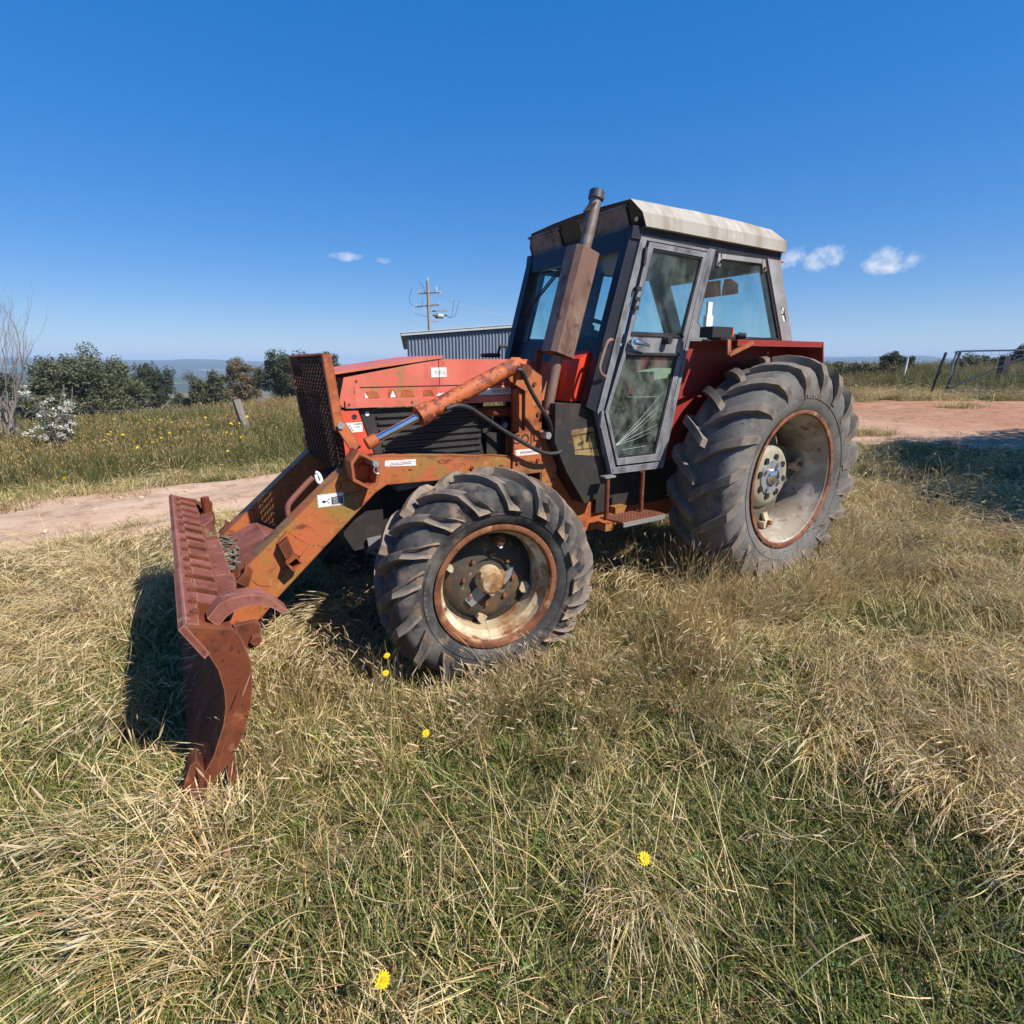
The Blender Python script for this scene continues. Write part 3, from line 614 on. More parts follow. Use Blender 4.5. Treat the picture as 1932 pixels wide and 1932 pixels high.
# ------------------------------------------------------------------ loader
ARM = [(2.03, 1.072), (2.867, 1.152), (2.95, 1.148), (3.039, 1.100), (3.573, .651), (3.66, .50), (3.655, .40), (3.58, .345), (3.50, .40), (3.421, .482), (2.885, .955), (2.82, .990), (2.519, .980), (2.03, .955)]
for s in (1, -1):
    y0, y1 = (.32, .42) if s > 0 else (-.42, -.32)
    arm = prism('loader_arm', ARM, y0, y1, 'orange', TR, .006)
    if s > 0:
        armL = arm
    # upright post and lower bracket
    post = prism('loader_post', [(2.003, 1.622), (1.883, 1.592), (1.802, 1.545), (1.796, .95), (2.02, .95), (2.003, 1.197), (1.925, 1.225), (1.925, 1.46), (2.0, 1.50)], s * .40, s * .42, 'orange', TR, .003)
    prism('post_inner_plate', [(2.003, 1.61), (1.883, 1.58), (1.81, 1.54), (1.80, .95), (2.0, .95), (1.99, 1.2), (1.95, 1.22), (1.95, 1.46)], s * .30, s * .32, 'orange2', TR, .003)
    prism('post_web', [(1.925, 1.21), (1.955, 1.21), (1.955, 1.47), (1.925, 1.47)], s * .325, s * .398, 'orange', TR, .002)
    prism('subframe_gusset', [(1.792, 1.20), (1.672, 1.126), (1.632, 1.083), (1.673, .953), (1.673, .867), (1.792, .80)], s * .385, s * .415, 'orange', TR, .004)
    prism('subframe_plate', [(1.665, 1.06), (1.60, 1.06), (1.19, .62), (1.19, .52), (1.35, .50), (1.79, .78), (1.79, .90)], s * .33, s * .365, 'orange2', TR, .004)
    part('subframe_rail', 'orange2', TR, lambda b: a_box(b, (.1, min(s * .30, s * .37), .47), (1.9, max(s * .30, s * .37), .60)), bevel=.006)
    # lift cylinder
    yc = s * .47
    A = Vector((2.01, yc, 1.618)); B = Vector((2.935, yc, 1.220)); d = (B - A).normalized()
    cyl = part('lift_cylinder', 'cylinder', TR, lambda b: (a_tube(b, [A + d * .03, A + d * .66], .046, 24), a_tube(b, [A + d * .61, A + d * .685], .055, 24), a_tube(b, [A + d * .685, A + d * .69], .03, 16)))
    part('piston_rod', 'chrome', cyl, lambda b: a_tube(b, [A + d * .69, A + d * .955], .0215, 24))
    part('rod_eye', 'orange2', cyl, lambda b: (a_tube(b, [A + d * .94, A + d * 1.0], .032, 16),))
    part('pivot_pin', 'rustdark', cyl, lambda b: (a_tube(b, [(2.0, s * .36, 1.60), (2.0, s * .545, 1.575)], .038, 16), a_tube(b, [(2.0, s * .545, 1.575), (2.0, s * .548, 1.575)], .028, 16)))
    part('pivot_clamp', 'cylinder', cyl, lambda b: a_bar(b, (2.02, s * .43, 1.625), (2.0, s * .52, 1.555), .075, .07), bevel=.008)
    # rod bracket on the arm: an open box of plates
    def brk(b):
        q = lambda x, z: (x, z)
        o = [(3.035, 1.150), (2.992, 1.205), (2.885, 1.140), (2.905, 1.02), (2.945, 1.00), (3.03, 1.055)]
        cx = sum(p[0] for p in o) / 6; cz = sum(p[1] for p in o) / 6
        i = [(cx + (x - cx) * .80, cz + (z - cz) * .80) for x, z in o]
        a_ring(b, o, i, s * .422, s * .535)
    bk = part('rod_bracket', 'orange2', TR, brk, bevel=.003)
    part('bracket_pin', 'zinc', bk, lambda b: (a_tube(b, [(2.915, s * .43, 1.135), (2.915, s * .56, 1.135)], .017, 14), a_tube(b, smooth_path([(2.915, s * .562, 1.135), (2.93, s * .562, 1.10), (2.905, s * .562, 1.085), (2.895, s * .562, 1.125)], 5), .003, 6)))
# decals on the near arm and post
dc = prism('crush_decal', [(3.053, .914), (3.184, .915), (3.184, .980), (3.053, .980)], .4202, .4216, 'white', armL, 0)
part('decal_border', 'ink', dc, lambda b: a_ring(b, [(3.056, .917), (3.181, .918), (3.181, .977), (3.056, .977)], [(3.057, .918), (3.180, .919), (3.180, .976), (3.057, .976)], .4217, .4220))
part('decal_panel', 'navy', dc, lambda b: a_box(b, (3.058, .4217, .922), (3.116, .4222, .962)))
text_part('decal_lettering', 'CRUSH RISK', .0088, (3.087, .4224, .955), 'white', dc)
text_part('decal_lettering', 'KEEP CLEAR', .0075, (3.090, .4224, .946), 'white', dc)
text_part('decal_lettering', 'DO NOT OPERATE\nUNSUPPORTED LOADS', .0048, (3.087, .4224, .936), 'white', dc)
text_part('decal_lettering', 'FAILURE OR INJURY', .0048, (3.087, .4224, .926), 'white', dc)
part('crush_symbol', 'navy', dc, lambda b: (a_prism(b, [(3.163, .944), (3.156, .950), (3.148, .947), (3.147, .938), (3.155, .934), (3.162, .938)], .4217, .4221), a_bar(b, (3.152, .4219, .947), (3.128, .4219, .936), .0008, .0025), a_bar(b, (3.150, .4219, .936), (3.130, .4219, .952), .0008, .0025), a_bar(b, (3.130, .4219, .956), (3.124, .4219, .948), .0008, .004), a_bar(b, (3.131, .4219, .938), (3.131, .4219, .930), .0008, .003)))
st = prism('maker_decal', [(2.645, 1.077), (2.824, 1.090), (2.822, 1.116), (2.812, 1.121), (2.735, 1.117), (2.73, 1.113), (2.72, 1.117), (2.645, 1.113), (2.648, 1.100)], .4202, .4216, 'whiteold', armL, 0)
text_part('decal_lettering', 'CHALLENGE', .022, (2.735, .4218, 1.099), 'paleink', st)
st2 = prism('post_decal', [(1.818, 1.070), (1.995, 1.070), (1.995, 1.108), (1.818, 1.108)], .4202, .4214, 'whiteold', post, 0)
st2.parent = armL
text_part('decal_lettering', 'IMPLEMENTS', .020, (1.905, .4216, 1.089), 'paleink', st2)
text_part('post_lettering', 'COJ', .085, (1.945, .4203, 1.170), 'ink', armL)
part('weld_seam', 'rustdark', armL, lambda b: a_tube(b, [(3.055, .4205, .962), (2.97, .4205, .972), (2.90, .4205, .985)], .0022, 6))
part('weld_seam', 'rustdark', armL, lambda b: a_tube(b, smooth_path([(3.56, .4205, .58), (3.53, .4205, .60), (3.50, .4205, .565), (3.45, .4205, .55)], 4), .002, 6))
part('weld_seam', 'rustdark', post, lambda b: a_tube(b, [(1.797, .408, 1.20 - .05 * k) for k in range(9)], [.006, .004] * 4 + [.006], 6))
for x_, z_ in ((1.83, 1.03), (1.98, 1.03), (1.83, 1.32), (1.86, 1.50)):
    bolt('post_bolt', (x_, .42, z_), (0, 1, 0), .013, .011, 'rustdark', armL)
for x_, z_ in ((2.10, 1.02), (2.30, 1.03)):
    bolt('arm_bolt', (x_, .42, z_), (0, 1, 0), .012, .010, 'rustdark', armL)
# square socket bracket on the near arm
sb = part('socket_plate', 'orange2', armL, lambda b: a_bar(b, (3.372, .428, .795), (3.272, .428, .705), .012, .075, up=(1, 0, 1)), bevel=.003)
part('square_socket', 'orange2', armL, lambda b: a_ring(b, [(3.375, .675), (3.325, .71), (3.300, .665), (3.348, .630)], [(3.365, .674), (3.328, .698), (3.310, .667), (3.345, .642)], .42, .50), bevel=.002)
part('socket_gusset', 'rustdark', armL, lambda b: a_prism(b, [(3.395, .765), (3.35, .80), (3.33, .72), (3.37, .69)], .421, .47), bevel=.003)
# torque plate between the arms, strap handle and white hook
prism('torque_plate', [(3.22, .640), (3.40, .700), (3.615, .605), (3.615, .57), (3.40, .660), (3.22, .60)], -.315, .315, 'rust', TR, .004)
prism('plate_label', [(3.305, .6695), (3.345, .6830), (3.345, .6845), (3.305, .6710)], .02, .09, 'white', TR, 0)
tube('strap_handle', [(3.165, .28, 1.045), (3.19, .28, 1.025), (3.265, .28, .955), (3.30, .28, .915), (3.308, .28, .875), (3.30, .28, .82)], [.014] * 31, 'rust', TR, 8, 6)
part('cable_hook', 'white', TR, lambda b: a_tube(b, smooth_path([(3.150, .28, 1.072), (3.135, .285, 1.060), (3.128, .30, 1.030), (3.138, .30, 1.015), (3.148, .29, 1.030), (3.150, .28, 1.058)], 6), .008, 8))
def litter(b):
    for k in range(60):
        y = random.uniform(-.30, .31); x = random.uniform(3.545, 3.61); z = .612 + (3.61 - x) * .42 + random.uniform(0, .012)
        a_bar(b, (x, y, z), (x + random.uniform(-.03, .03), y + random.uniform(-.05, .05), z + random.uniform(-.008, .01)), random.uniform(.010, .025), .004, up=(random.uniform(-.5, .5), random.uniform(-.5, .5), 1))
lt = part('bark_litter', 'barkdebris', TR, litter, smooth=0); lt['kind'] = 'stuff'
# hoses
tube('hydraulic_hose', [(2.50, .52, 1.385), (2.44, .52, 1.40), (2.36, .51, 1.385), (2.25, .50, 1.32), (2.08, .50, 1.215), (1.87, .50, 1.10), (1.75, .50, 1.078), (1.70, .49, 1.10), (1.72, .46, 1.15), (1.80, .42, 1.19)], .0125, 'rubberhose', TR, 10, 6)
tube('hydraulic_hose', [(2.06, .54, 1.585), (2.03, .545, 1.575), (1.98, .53, 1.50), (1.90, .51, 1.40), (1.80, .50, 1.275), (1.755, .47, 1.17), (1.75, .44, 1.12)], .0125, 'rubberhose', TR, 10, 6)
part('hose_fitting', 'zinc', TR, lambda b: a_tube(b, [(1.80, .40, 1.19), (1.795, .49, 1.19)], .023, 8))
part('valve_block', 'orange2', TR, lambda b: a_box(b, (1.74, .34, 1.16), (1.86, .43, 1.22)), bevel=.004)

# ------------------------------------------------------------------ blade
CURVE = [(3.812, .745), (3.768, .646), (3.739, .554), (3.730, .466), (3.735, .395), (3.751, .328), (3.798, .213), (3.84, .15), (3.875, .10)]
BACK = [(3.895, .02), (3.865, .03), (3.835, .095), (3.745, .17), (3.692, .26), (3.655, .36), (3.637, .456), (3.630, .55), (3.640, .60), (3.652, .66), (3.672, .697)]
blade = part('blade', 'rustdark', TR, lambda b: a_prism(b, [(3.797, .694), (3.765, .646), (3.737, .554), (3.728, .466), (3.733, .395), (3.749, .328), (3.796, .213), (3.84, .15), (3.885, .06), (3.90, -.05), (3.875, -.05), (3.86, .06), (3.82, .13), (3.772, .215), (3.722, .328), (3.705, .395), (3.70, .466), (3.708, .554), (3.735, .59), (3.676, .605), (3.668, .634)], -1.13, 1.13), bevel=.003)
for s in (1, -1):
    y0, y1 = (1.131, 1.147) if s > 0 else (-1.147, -1.131)
    prism('end_plate', CURVE + BACK, y0, y1, 'rustdark', blade, .002)
    lug_ = prism('end_lug', [(3.668, .690), (3.592, .690), (3.578, .668), (3.590, .590), (3.635, .580)], min(s * 1.085, s * 1.105), max(s * 1.085, s * 1.105), 'rustdark', blade, .003)
    bolt('lug_bolt', (3.602, s * 1.105, .620), (0, s, 0), .021, .02, 'rustdark', blade)
lip = part('cutting_edge', 'rust', blade, lambda b: a_prism(b, [(3.832, .742), (3.812, .757), (3.752, .628), (3.770, .612)], -1.145, .52), bevel=.003)
part('cutting_edge', 'rust', blade, lambda b: a_prism(b, [(3.836, .740), (3.815, .756), (3.755, .626), (3.774, .610)], .523, 1.149), bevel=.003)
for s0, s1 in ((1.06, 1.14),):
    part('toe_plate', 'rustdark', blade, lambda b: a_prism(b, [(3.852, .215), (3.875, .20), (3.905, .13), (3.915, .05), (3.90, -.04), (3.87, -.04), (3.862, .08), (3.835, .16)], s0, s1), bevel=.004)
part('skid_plate', 'rustdark', blade, lambda b: a_prism(b, [(3.73, .14), (3.76, .13), (3.77, .02), (3.74, .02)], 1.0, 1.12), bevel=.004)
ys = [-1.03, -.86, -.69, -.52, -.35, -.18, -.01, .16, .33, .46, .63, .80, .93]
part('edge_strip', 'rust', blade, lambda b: a_prism(b, [(3.812, .7525), (3.772, .736), (3.772, .68), (3.80, .68)], -1.13, 1.13), bevel=.003)
for k, y in enumerate(ys[:-1]):
    wd = .105 if k % 4 else .08
    part('rib', 'rustdark', blade, lambda b: a_prism(b, [(3.772, .739), (3.690, .703), (3.676, .655), (3.700, .632), (3.771, .676)], y + wd + .0005, y + wd + .009), bevel=.002)
    part('rib_pad', 'rust', blade, lambda b: a_prism(b, [(3.768, .734), (3.688, .697), (3.674, .655), (3.700, .630), (3.769, .675)], y, y + wd), bevel=.004)
for y in ys + [1.04]:
    bolt('edge_bolt', (3.784, y + .055 - (.06 if y > .6 else 0), .741), (-.35, 0, .93), .0145, .017, 'rustdark', blade)
part('back_beam', 'rust', blade, lambda b: a_box(b, (3.612, -.28, .60), (3.685, .42, .655)), bevel=.005)
for y0, y1 in ((.47, .84), (-.76, -.50)):
    part('mounting_pad', 'rust', blade, lambda b: a_prism(b, [(3.694, y0), (3.694, y1), (3.66, y1), (3.61, y0 + .16 * (1 if y0 > 0 else 1)), (3.606, y0 + .03)], .60, .672, plane='xy'), bevel=.005)
for y_ in (.44, -.46): part('mounting_bracket', 'rustdark', blade, lambda b: a_prism(b, [(3.60, .62), (3.56, .66), (3.55, .70), (3.52, .66), (3.55, .58)], y_, y_ + .025), bevel=.003)
part('pivot_tube', 'rustdark', blade, lambda b: (a_tube(b, [(3.625, -.98, .56), (3.625, -.98, .74)], .026, 12), a_box(b, (3.585, -1.03, .56), (3.66, -.90, .63))), bevel=.003)
hook = [(3.745, .690), (3.70, .737), (3.651, .752), (3.60, .750), (3.549, .738), (3.51, .706), (3.462, .648), (3.476, .633), (3.515, .672), (3.553, .697), (3.60, .705), (3.645, .700), (3.68, .680), (3.715, .645)]
part('curved_guard', 'rust', blade, lambda b: a_prism(b, hook, .90, .985), bevel=.003)
part('push_beam', 'orange2', TR, lambda b: a_box(b, (3.55, -.31, .44), (3.64, .31, .53)), bevel=.006)

# ------------------------------------------------------------------ cab
CABO = [(1.186, 2.36), (.555, 2.352), (.845, .905), (1.333, .912), (1.478, 1.326)]
for s in (1, -1):
    def yy(a, b): return (min(s * a, s * b), max(s * a, s * b))
    fr = part('door_surround', 'doorgrey' if s > 0 else 'blackcab', TR, lambda b: a_ring(b, CABO, [(1.138, 2.345), (.572, 2.338), (.882, .950), (1.303, .955), (1.432, 1.325)], *yy(.53, .572)), bevel=.003)
    dr = part('door', 'doorgrey' if s > 0 else 'blackcab', TR, lambda b: (
        a_ring(b, [(1.122, 2.335), (.585, 2.328), (.720, 1.755), (1.272, 1.755)], [(1.087, 2.305), (.618, 2.298), (.752, 1.800), (1.236, 1.802)], *yy(.545, .580)),
        a_prism(b, [(1.272, 1.754), (.720, 1.754), (.737, 1.690), (1.292, 1.692)], *yy(.546, .579)),
        a_ring(b, [(1.292, 1.691), (.737, 1.689), (.888, .965), (1.292, .970), (1.420, 1.325)], [(1.268, 1.672), (.785, 1.668), (.940, 1.012), (1.288, 1.014), (1.395, 1.320)], *yy(.545, .580))), bevel=.003)
    if s > 0: dL = dr
    part('window_pane', 'glassdoor', dr, lambda b: a_prism(b, [(1.090, 2.310), (.612, 2.300), (.748, 1.795), (1.24, 1.797)], *yy(.560, .564)), smooth=0)
    lp = part('lower_pane', 'glassdirty', dr, lambda b: a_prism(b, [(1.272, 1.675), (.78, 1.67), (.936, 1.008), (1.292, 1.010), (1.399, 1.320)], *yy(.560, .564)), smooth=0)
    up_ = [(1.087, 2.305), (.618, 2.298), (.752, 1.800), (1.236, 1.802)]; lo_ = [(1.268, 1.672), (.785, 1.668), (.940, 1.012), (1.288, 1.014), (1.395, 1.320)]
    def shrink(pts, k):
        cx = sum(p[0] for p in pts) / len(pts); cz = sum(p[1] for p in pts) / len(pts)
        return [(cx + (x - cx) * k, cz + (z - cz) * k) for x, z in pts]
    part('window_gasket', 'black', dr, lambda b: a_ring(b, shrink(up_, .998), shrink(up_, .955), *yy(.565, .574)), bevel=.002)
    part('window_gasket', 'black', dr, lambda b: a_ring(b, shrink(lo_, .998), shrink(lo_, .960), *yy(.565, .574)), bevel=.002)
    qw_ = [(.484, 2.346), (-.10, 2.346), (-.395, 1.802), (.505, 1.802), (.607, 1.89)]
    part('window_gasket', 'black', TR, lambda b: a_ring(b, shrink(qw_, .998), shrink(qw_, .965), *yy(.5545, .562)), bevel=.002)
    part('window_seal', 'black', dr, lambda b: (a_bar(b, (1.235, s * .583, 1.796), (.755, s * .583, 1.794), .012, .014), a_bar(b, (1.268, s * .583, 1.680), (.78, s * .583, 1.676), .012, .016)), bevel=.002)
    # B pillar, quarter window, rear pillar
    prism('middle_pillar', [(.553, 2.358), (.488, 2.358), (.612, 1.892), (.500, 1.796), (.48, 1.770), (.668, 1.768)], *yy(.53, .570), 'doorgrey' if s > 0 else 'blackcab', TR, .003)
    prism('rear_pillar', [(-.104, 2.358), (-.262, 2.358), (-.556, 1.795), (-.412, 1.795)], *yy(.50, .570), 'pillar' if s > 0 else 'blackcab', TR, .005)
    prism('rear_pillar_seal', [(-.060, 2.33), (-.104, 2.33), (-.41, 1.80), (-.345, 1.80)], *yy(.52, .548), 'blackcab', TR, .003)
    part('quarter_pane', 'glass', TR, lambda b: a_prism(b, [(.492, 2.352), (-.10, 2.352), (-.40, 1.796), (.505, 1.796), (.615, 1.89)], *yy(.550, .554)), smooth=0)
    prism('front_pillar', [(1.262, 2.36), (1.188, 2.36), (1.480, 1.326), (1.556, 1.36)], *yy(.490, .555), 'blackcab', TR, .006)
    prism('cab_header', [(1.25, 2.415), (-.275, 2.415), (-.265, 2.345), (1.26, 2.345)], *yy(.50, .566), 'blackcab', TR, .004)
    # fender
    fd = part('fender', 'fender', TR, lambda b: (a_prism(b, [(.665, 1.765), (-.62, 1.765), (-.66, 1.45), (-.55, .95), (.88, .95)], *yy(.505, .525)),
        a_prism(b, [(.50, 1.772), (-.53, 1.778), (-.53, 1.768), (.50, 1.762)], *yy(.525, .815)),
        a_prism(b, [(.50, 1.772), (-.53, 1.778), (-.53, 1.738), (.50, 1.732)], *yy(.8152, .825)),
        a_prism(b, [(-.532, 1.778), (-.546, 1.778), (-.63, 1.50), (-.616, 1.50)], *yy(.5252, .825))), bevel=.002)
# rain gutter line bracket on the quarter window
part('window_bracket', 'pillar', TR, lambda b: (a_bar(b, (.425, .562, 2.325), (-.055, .562, 2.335), .012, .030), a_bar(b, (.430, .562, 2.34), (.438, .562, 2.262), .012, .036), a_bar(b, (-.060, .562, 2.345), (-.090, .562, 2.27), .012, .036)), bevel=.004)
bolt('bracket_bolt', (.435, .568, 2.285), (0, 1, 0), .012, .012, 'chrome', TR)
bolt('bracket_bolt', (-.082, .568, 2.29), (0, 1, 0), .012, .012, 'rustdark', TR)
# roof
def roof_fn(b):
    secs = []
    Y = [(-.600, 2.412), (-.594, 2.487), (-.524, 2.566), (-.25, 2.580), (0, 2.584), (.25, 2.580), (.524, 2.566), (.594, 2.487), (.600, 2.412)]
    for fx in (0, 1):
        row = []
        for y, z in Y:
            t = (z - 2.412) / .154
            t = min(t, 1)
            x = (1.178 + .065 * t) if fx == 0 else (-.272 + (0 if t < .5 else (t - .5) * .20))
            row.append(b.verts.new((x, y, z)))
        secs.append(row)
    # subdivide along x
    n = 10; rows = []
    for k in range(n + 1):
        f = k / n; row = []
        for i, (y, z) in enumerate(Y):
            p = secs[0][i].co.lerp(secs[1][i].co, f)
            if 0 < k < n and 1 < i < 7: p.z += .010 * math.sin(f * math.pi) + random.uniform(-.002, .002)
            if 0 < k < n and i in (0, 1, 7, 8): p.y += random.uniform(-.0025, .0025)
            row.append(b.verts.new(p))
        rows.append(row)
    for r in secs:
        for v in r: b.verts.remove(v)
    for a, c in zip(rows, rows[1:]):
        for i in range(len(Y) - 1): b.faces.new((a[i], a[i + 1], c[i + 1], c[i]))
    b.faces.new([v for v in rows[-1]])
    for a, c in zip(rows, rows[1:]): b.faces.new((a[0], c[0], c[-1], a[-1]))
roof = part('cab_roof', 'roof', TR, roof_fn, smooth=20)
def fascia(b):
    Y = [(-.597, 2.414), (-.591, 2.487), (-.522, 2.563), (0, 2.580), (.522, 2.563), (.591, 2.487), (.597, 2.414)]
    vs_ = [b.verts.new((1.170 + .065 * (z - 2.412) / .154, y, z)) for y, z in Y]; b.faces.new(vs_)
part('roof_fascia', 'blackcab', roof, fascia)
def fx(z): return 1.1705 + .065 * (z - 2.412) / .154
for y0, y1 in ((-.56, -.20), (.03, .47)):
    part('fascia_panel', 'roofface', roof, lambda b: [b.faces.new([b.verts.new((fx(z) + dx, y, z)) for y, z in ((y0, 2.43), (y1, 2.43), (y1, 2.535), (y0, 2.535))]) for dx in (.012, .004)], smooth=0)
    part('fascia_frame', 'roofface', roof, lambda b: (a_bar(b, (fx(2.425) + .008, y0 - .012, 2.425), (fx(2.425) + .008, y1 + .012, 2.425), .014, .014), a_bar(b, (fx(2.543) + .008, y0 - .012, 2.543), (fx(2.543) + .008, y1 + .012, 2.543), .014, .014)), bevel=.003)
part('roof_hatch', 'smv', roof, lambda b: (a_prism(b, [(.62, 2.586), (.55, 2.618), (.30, 2.618), (.25, 2.604), (-.05, 2.612), (-.08, 2.585)], -.28, .20)), bevel=.006)
part('clearance_lamp', 'chrome', roof, lambda b: a_tube(b, [(1.19, .555, 2.452), (1.225, .560, 2.452)], .013, 12))
prism('rear_visor', [(-.27, 2.405), (-.27, 2.36), (-.44, 2.372)], .42, .50, 'smv', TR, .002)
prism('front_header', [(1.245, 2.41), (1.20, 2.41), (1.225, 2.285), (1.27, 2.285)], -.49, .49, 'blackcab', TR, .004)
prism('front_apron', [(1.372, 1.785), (1.335, 1.785), (1.455, 1.34), (1.50, 1.34)], -.49, .49, 'blackcab', TR, .004)
part('windscreen', 'glass', TR, lambda b: a_prism(b, [(1.242, 2.29), (1.236, 2.29), (1.350, 1.78), (1.356, 1.78)], -.49, .49), smooth=0)
prism('headliner', [(1.19, 2.40), (-.25, 2.40), (-.25, 2.33), (1.19, 2.36)], -.498, .498, 'blackcab', TR, .004)
part('rear_frame', 'blackcab', TR, lambda b: (a_prism(b, [(-.12, 2.35), (-.19, 2.35), (-.215, 2.29), (-.145, 2.29)], -.498, .498), a_prism(b, [(-.39, 1.82), (-.45, 1.82), (-.55, 1.55), (-.47, 1.55)], -.498, .498)), bevel=.003)
part('rear_pane', 'glass', TR, lambda b: a_prism(b, [(-.186, 2.29), (-.192, 2.29), (-.432, 1.82), (-.426, 1.82)], -.498, .498), smooth=0)
smvb = part('slow_vehicle_board', 'smvfilm', TR, lambda b: (a_prism(b, [(-.165, 2.172), (.005, 2.173), (-.01, 2.300), (-.139, 2.304), (-.165, 2.25)], -.352, -.346, plane='yz'), a_prism(b, [(.012, 2.173), (.174, 2.176), (.166, 2.247), (.09, 2.30), (.03, 2.300), (.02, 2.24)], -.352, -.346, plane='yz')), smooth=0)
part('rear_decal', 'white', TR, lambda b: (a_prism(b, [(-.345, 2.032), (-.378, 2.030), (-.380, 1.990), (-.360, 1.988)], .5702, .5716), a_prism(b, [(-.366, 1.980), (-.40, 1.978), (-.425, 1.935), (-.395, 1.938)], .5702, .5716)))
part('rear_decal_border', 'ink', TR, lambda b: (a_bar(b, (-.345, .5715, 2.034), (-.425, .5715, 1.936), .0012, .008), a_bar(b, (-.378, .5715, 2.03), (-.43, .5715, 1.94), .0012, .006), a_bar(b, (-.358, .5715, 1.984), (-.40, .5715, 1.984), .0012, .007)))
# far side and interior
prism('cab_floor', [(.3, .95), (1.40, .95), (1.45, 1.02), (.3, 1.02)], -.50, .50, 'black', TR, .004)
prism('dashboard', [(1.02, 1.30), (1.36, 1.34), (1.32, 1.72), (1.10, 1.76), (1.02, 1.64)], -.32, .32, 'black', TR, .02)
seat = part('driver_seat', 'seat', TR, lambda b: (a_box(b, (.30, -.22, 1.27), (.72, .24, 1.37)), a_prism(b, [(.24, 1.35), (.36, 1.33), (.44, 1.545), (.36, 1.565)], -.22, .24)), bevel=.035, bseg=3)
part('head_rest', 'seat', seat, lambda b: a_prism(b, [(.36, 1.52), (.60, 1.50), (.60, 1.56), (.40, 1.585)], .0, .20), bevel=.025, bseg=3)
part('seat_base', 'black', seat, lambda b: a_box(b, (.36, -.15, 1.02), (.64, .16, 1.265)), bevel=.01)
def steer(b):
    c = Vector((1.02, 0, 1.85)); ax = Vector((-.38, 0, .92)).normalized(); u = Vector((0, 1, 0)); v = ax.cross(u)
    a_tube(b, [c + (u * math.cos(t) + v * math.sin(t)) * .205 for t in [2 * math.pi * k / 40 for k in range(41)]], .015, 8, caps=False)
    for k in range(3):
        t = 2 * math.pi * k / 3 + .4
        a_tube(b, [c - ax * .03, c + (u * math.cos(t) + v * math.sin(t)) * .2], .010, 6)
    a_tube(b, [c - ax * .35, c], .022, 10)
part('steering_wheel', 'black', TR, steer, smooth=60)
part('instrument_pod', 'black', TR, lambda b: a_box(b, (1.08, -.09, 1.825), (1.12, .05, 1.885)), bevel=.006)
tube('gear_lever', [(.78, .10, 1.02), (.80, .12, 1.35), (.86, .12, 1.50)], .010, 'black', TR, 8, 5)
part('pedal', 'zinc', TR, lambda b: a_bar(b, (1.12, .30, 1.10), (1.06, .30, 1.16), .07, .02), bevel=.003)
# front quarter: red battery box, dark lower panel
bb = prism('battery_box', [(1.60, 1.388), (1.40, 1.388), (1.385, 1.645), (1.45, 1.695), (1.535, 1.648)], .14, .45, 'battery', TR, .006)
prism('box_label', [(1.44, 1.392), (1.50, 1.392), (1.50, 1.420), (1.44, 1.420)], .4502, .4516, 'whiteold', bb, 0)
text_part('box_lettering', 'O-LIFT  CHK', .017, (1.48, .4502, 1.582), 'ink', bb)
for k, tx in enumerate(('PAT', '1OW', 'USE', '2.5L', 'GW')):
    text_part('box_lettering', tx, .016, (1.475 - (k % 2) * .022, .4502, 1.556 - k * .022), 'ink', bb)
lowp = prism('lower_cab_panel', [(1.76, 1.384), (1.455, 1.372), (1.462, 1.32), (1.325, .91), (1.31, .76), (1.50, .72), (1.66, .95), (1.76, 1.15)], .36, .505, 'dirtyblack', TR, .006)
yl = part('passenger_label', 'yellowlabel', lowp, lambda b: (a_prism(b, [(1.632, 1.215), (1.452, 1.225), (1.443, 1.195), (1.63, 1.18)], .5052, .5066), a_prism(b, [(1.622, 1.172), (1.44, 1.186), (1.412, 1.09), (1.60, 1.088)], .5052, .5066), a_prism(b, [(1.60, 1.082), (1.41, 1.083), (1.385, 1.028), (1.47, 1.040), (1.597, 1.058)], .5052, .5066)))
text_part('label_lettering', 'PASSENGERS', .024, (1.478, .5067, 1.125), 'ink', yl, xdir=(-.25, 0, -1), ydir=(-1, 0, .25))
text_part('label_lettering', 'NO RIDING', .018, (1.545, .5067, 1.13), 'ink', yl, xdir=(-.2, 0, -1), ydir=(-1, 0, .2))
text_part('label_lettering', 'DANGER', .024, (1.432, .5067, 1.125), 'ink', yl, xdir=(-.25, 0, -1), ydir=(-1, 0, .25))
prism('transmission_cover', [(1.30, .90), (.86, .90), (.60, .62), (1.31, .60)], .20, .40, 'dirtyblack', TR, .01)
# exhaust
ex = tube('exhaust_pipe', [(1.755, .42, 1.30), (1.752, .42, 1.365), (1.735, .42, 1.45), (1.69, .42, 1.66)], [.034, .034, .034, .038], 'steelrust', TR, 18)
part('pipe_flange', 'rimrust', ex, lambda b: a_box(b, (1.70, .375, 1.318), (1.80, .465, 1.340)), bevel=.004)
part('pipe_shield', 'rustdark', ex, lambda b: a_prism(b, [(1.79, 1.70), (1.74, 1.70), (1.80, 1.34), (1.83, 1.34)], .33, .345), bevel=.002)
def muff(b):
    top = Vector((1.512, .42, 2.268)); bot = Vector((1.690, .42, 1.668)); d = (top - bot).normalized()
    fwd = Vector((0, 1, 0)).cross(d).normalized(); sd = Vector((0, 1, 0))
    oct_ = []
    for a, c in ((-.062, -.080), (.062, -.080), (.090, -.048), (.090, .048), (.062, .080), (-.062, .080), (-.090, .048), (-.090, -.048)):
        oct_.append(fwd * a + sd * c)
    A = [b.verts.new(bot + o) for o in oct_]; B_ = [b.verts.new(top + o) for o in oct_]
    b.faces.new(A[::-1]); b.faces.new(B_)
    for i in range(8): b.faces.new((A[i], A[(i + 1) % 8], B_[(i + 1) % 8], B_[i]))
part('muffler', 'steelrust', TR, muff, bevel=.006, smooth=25)
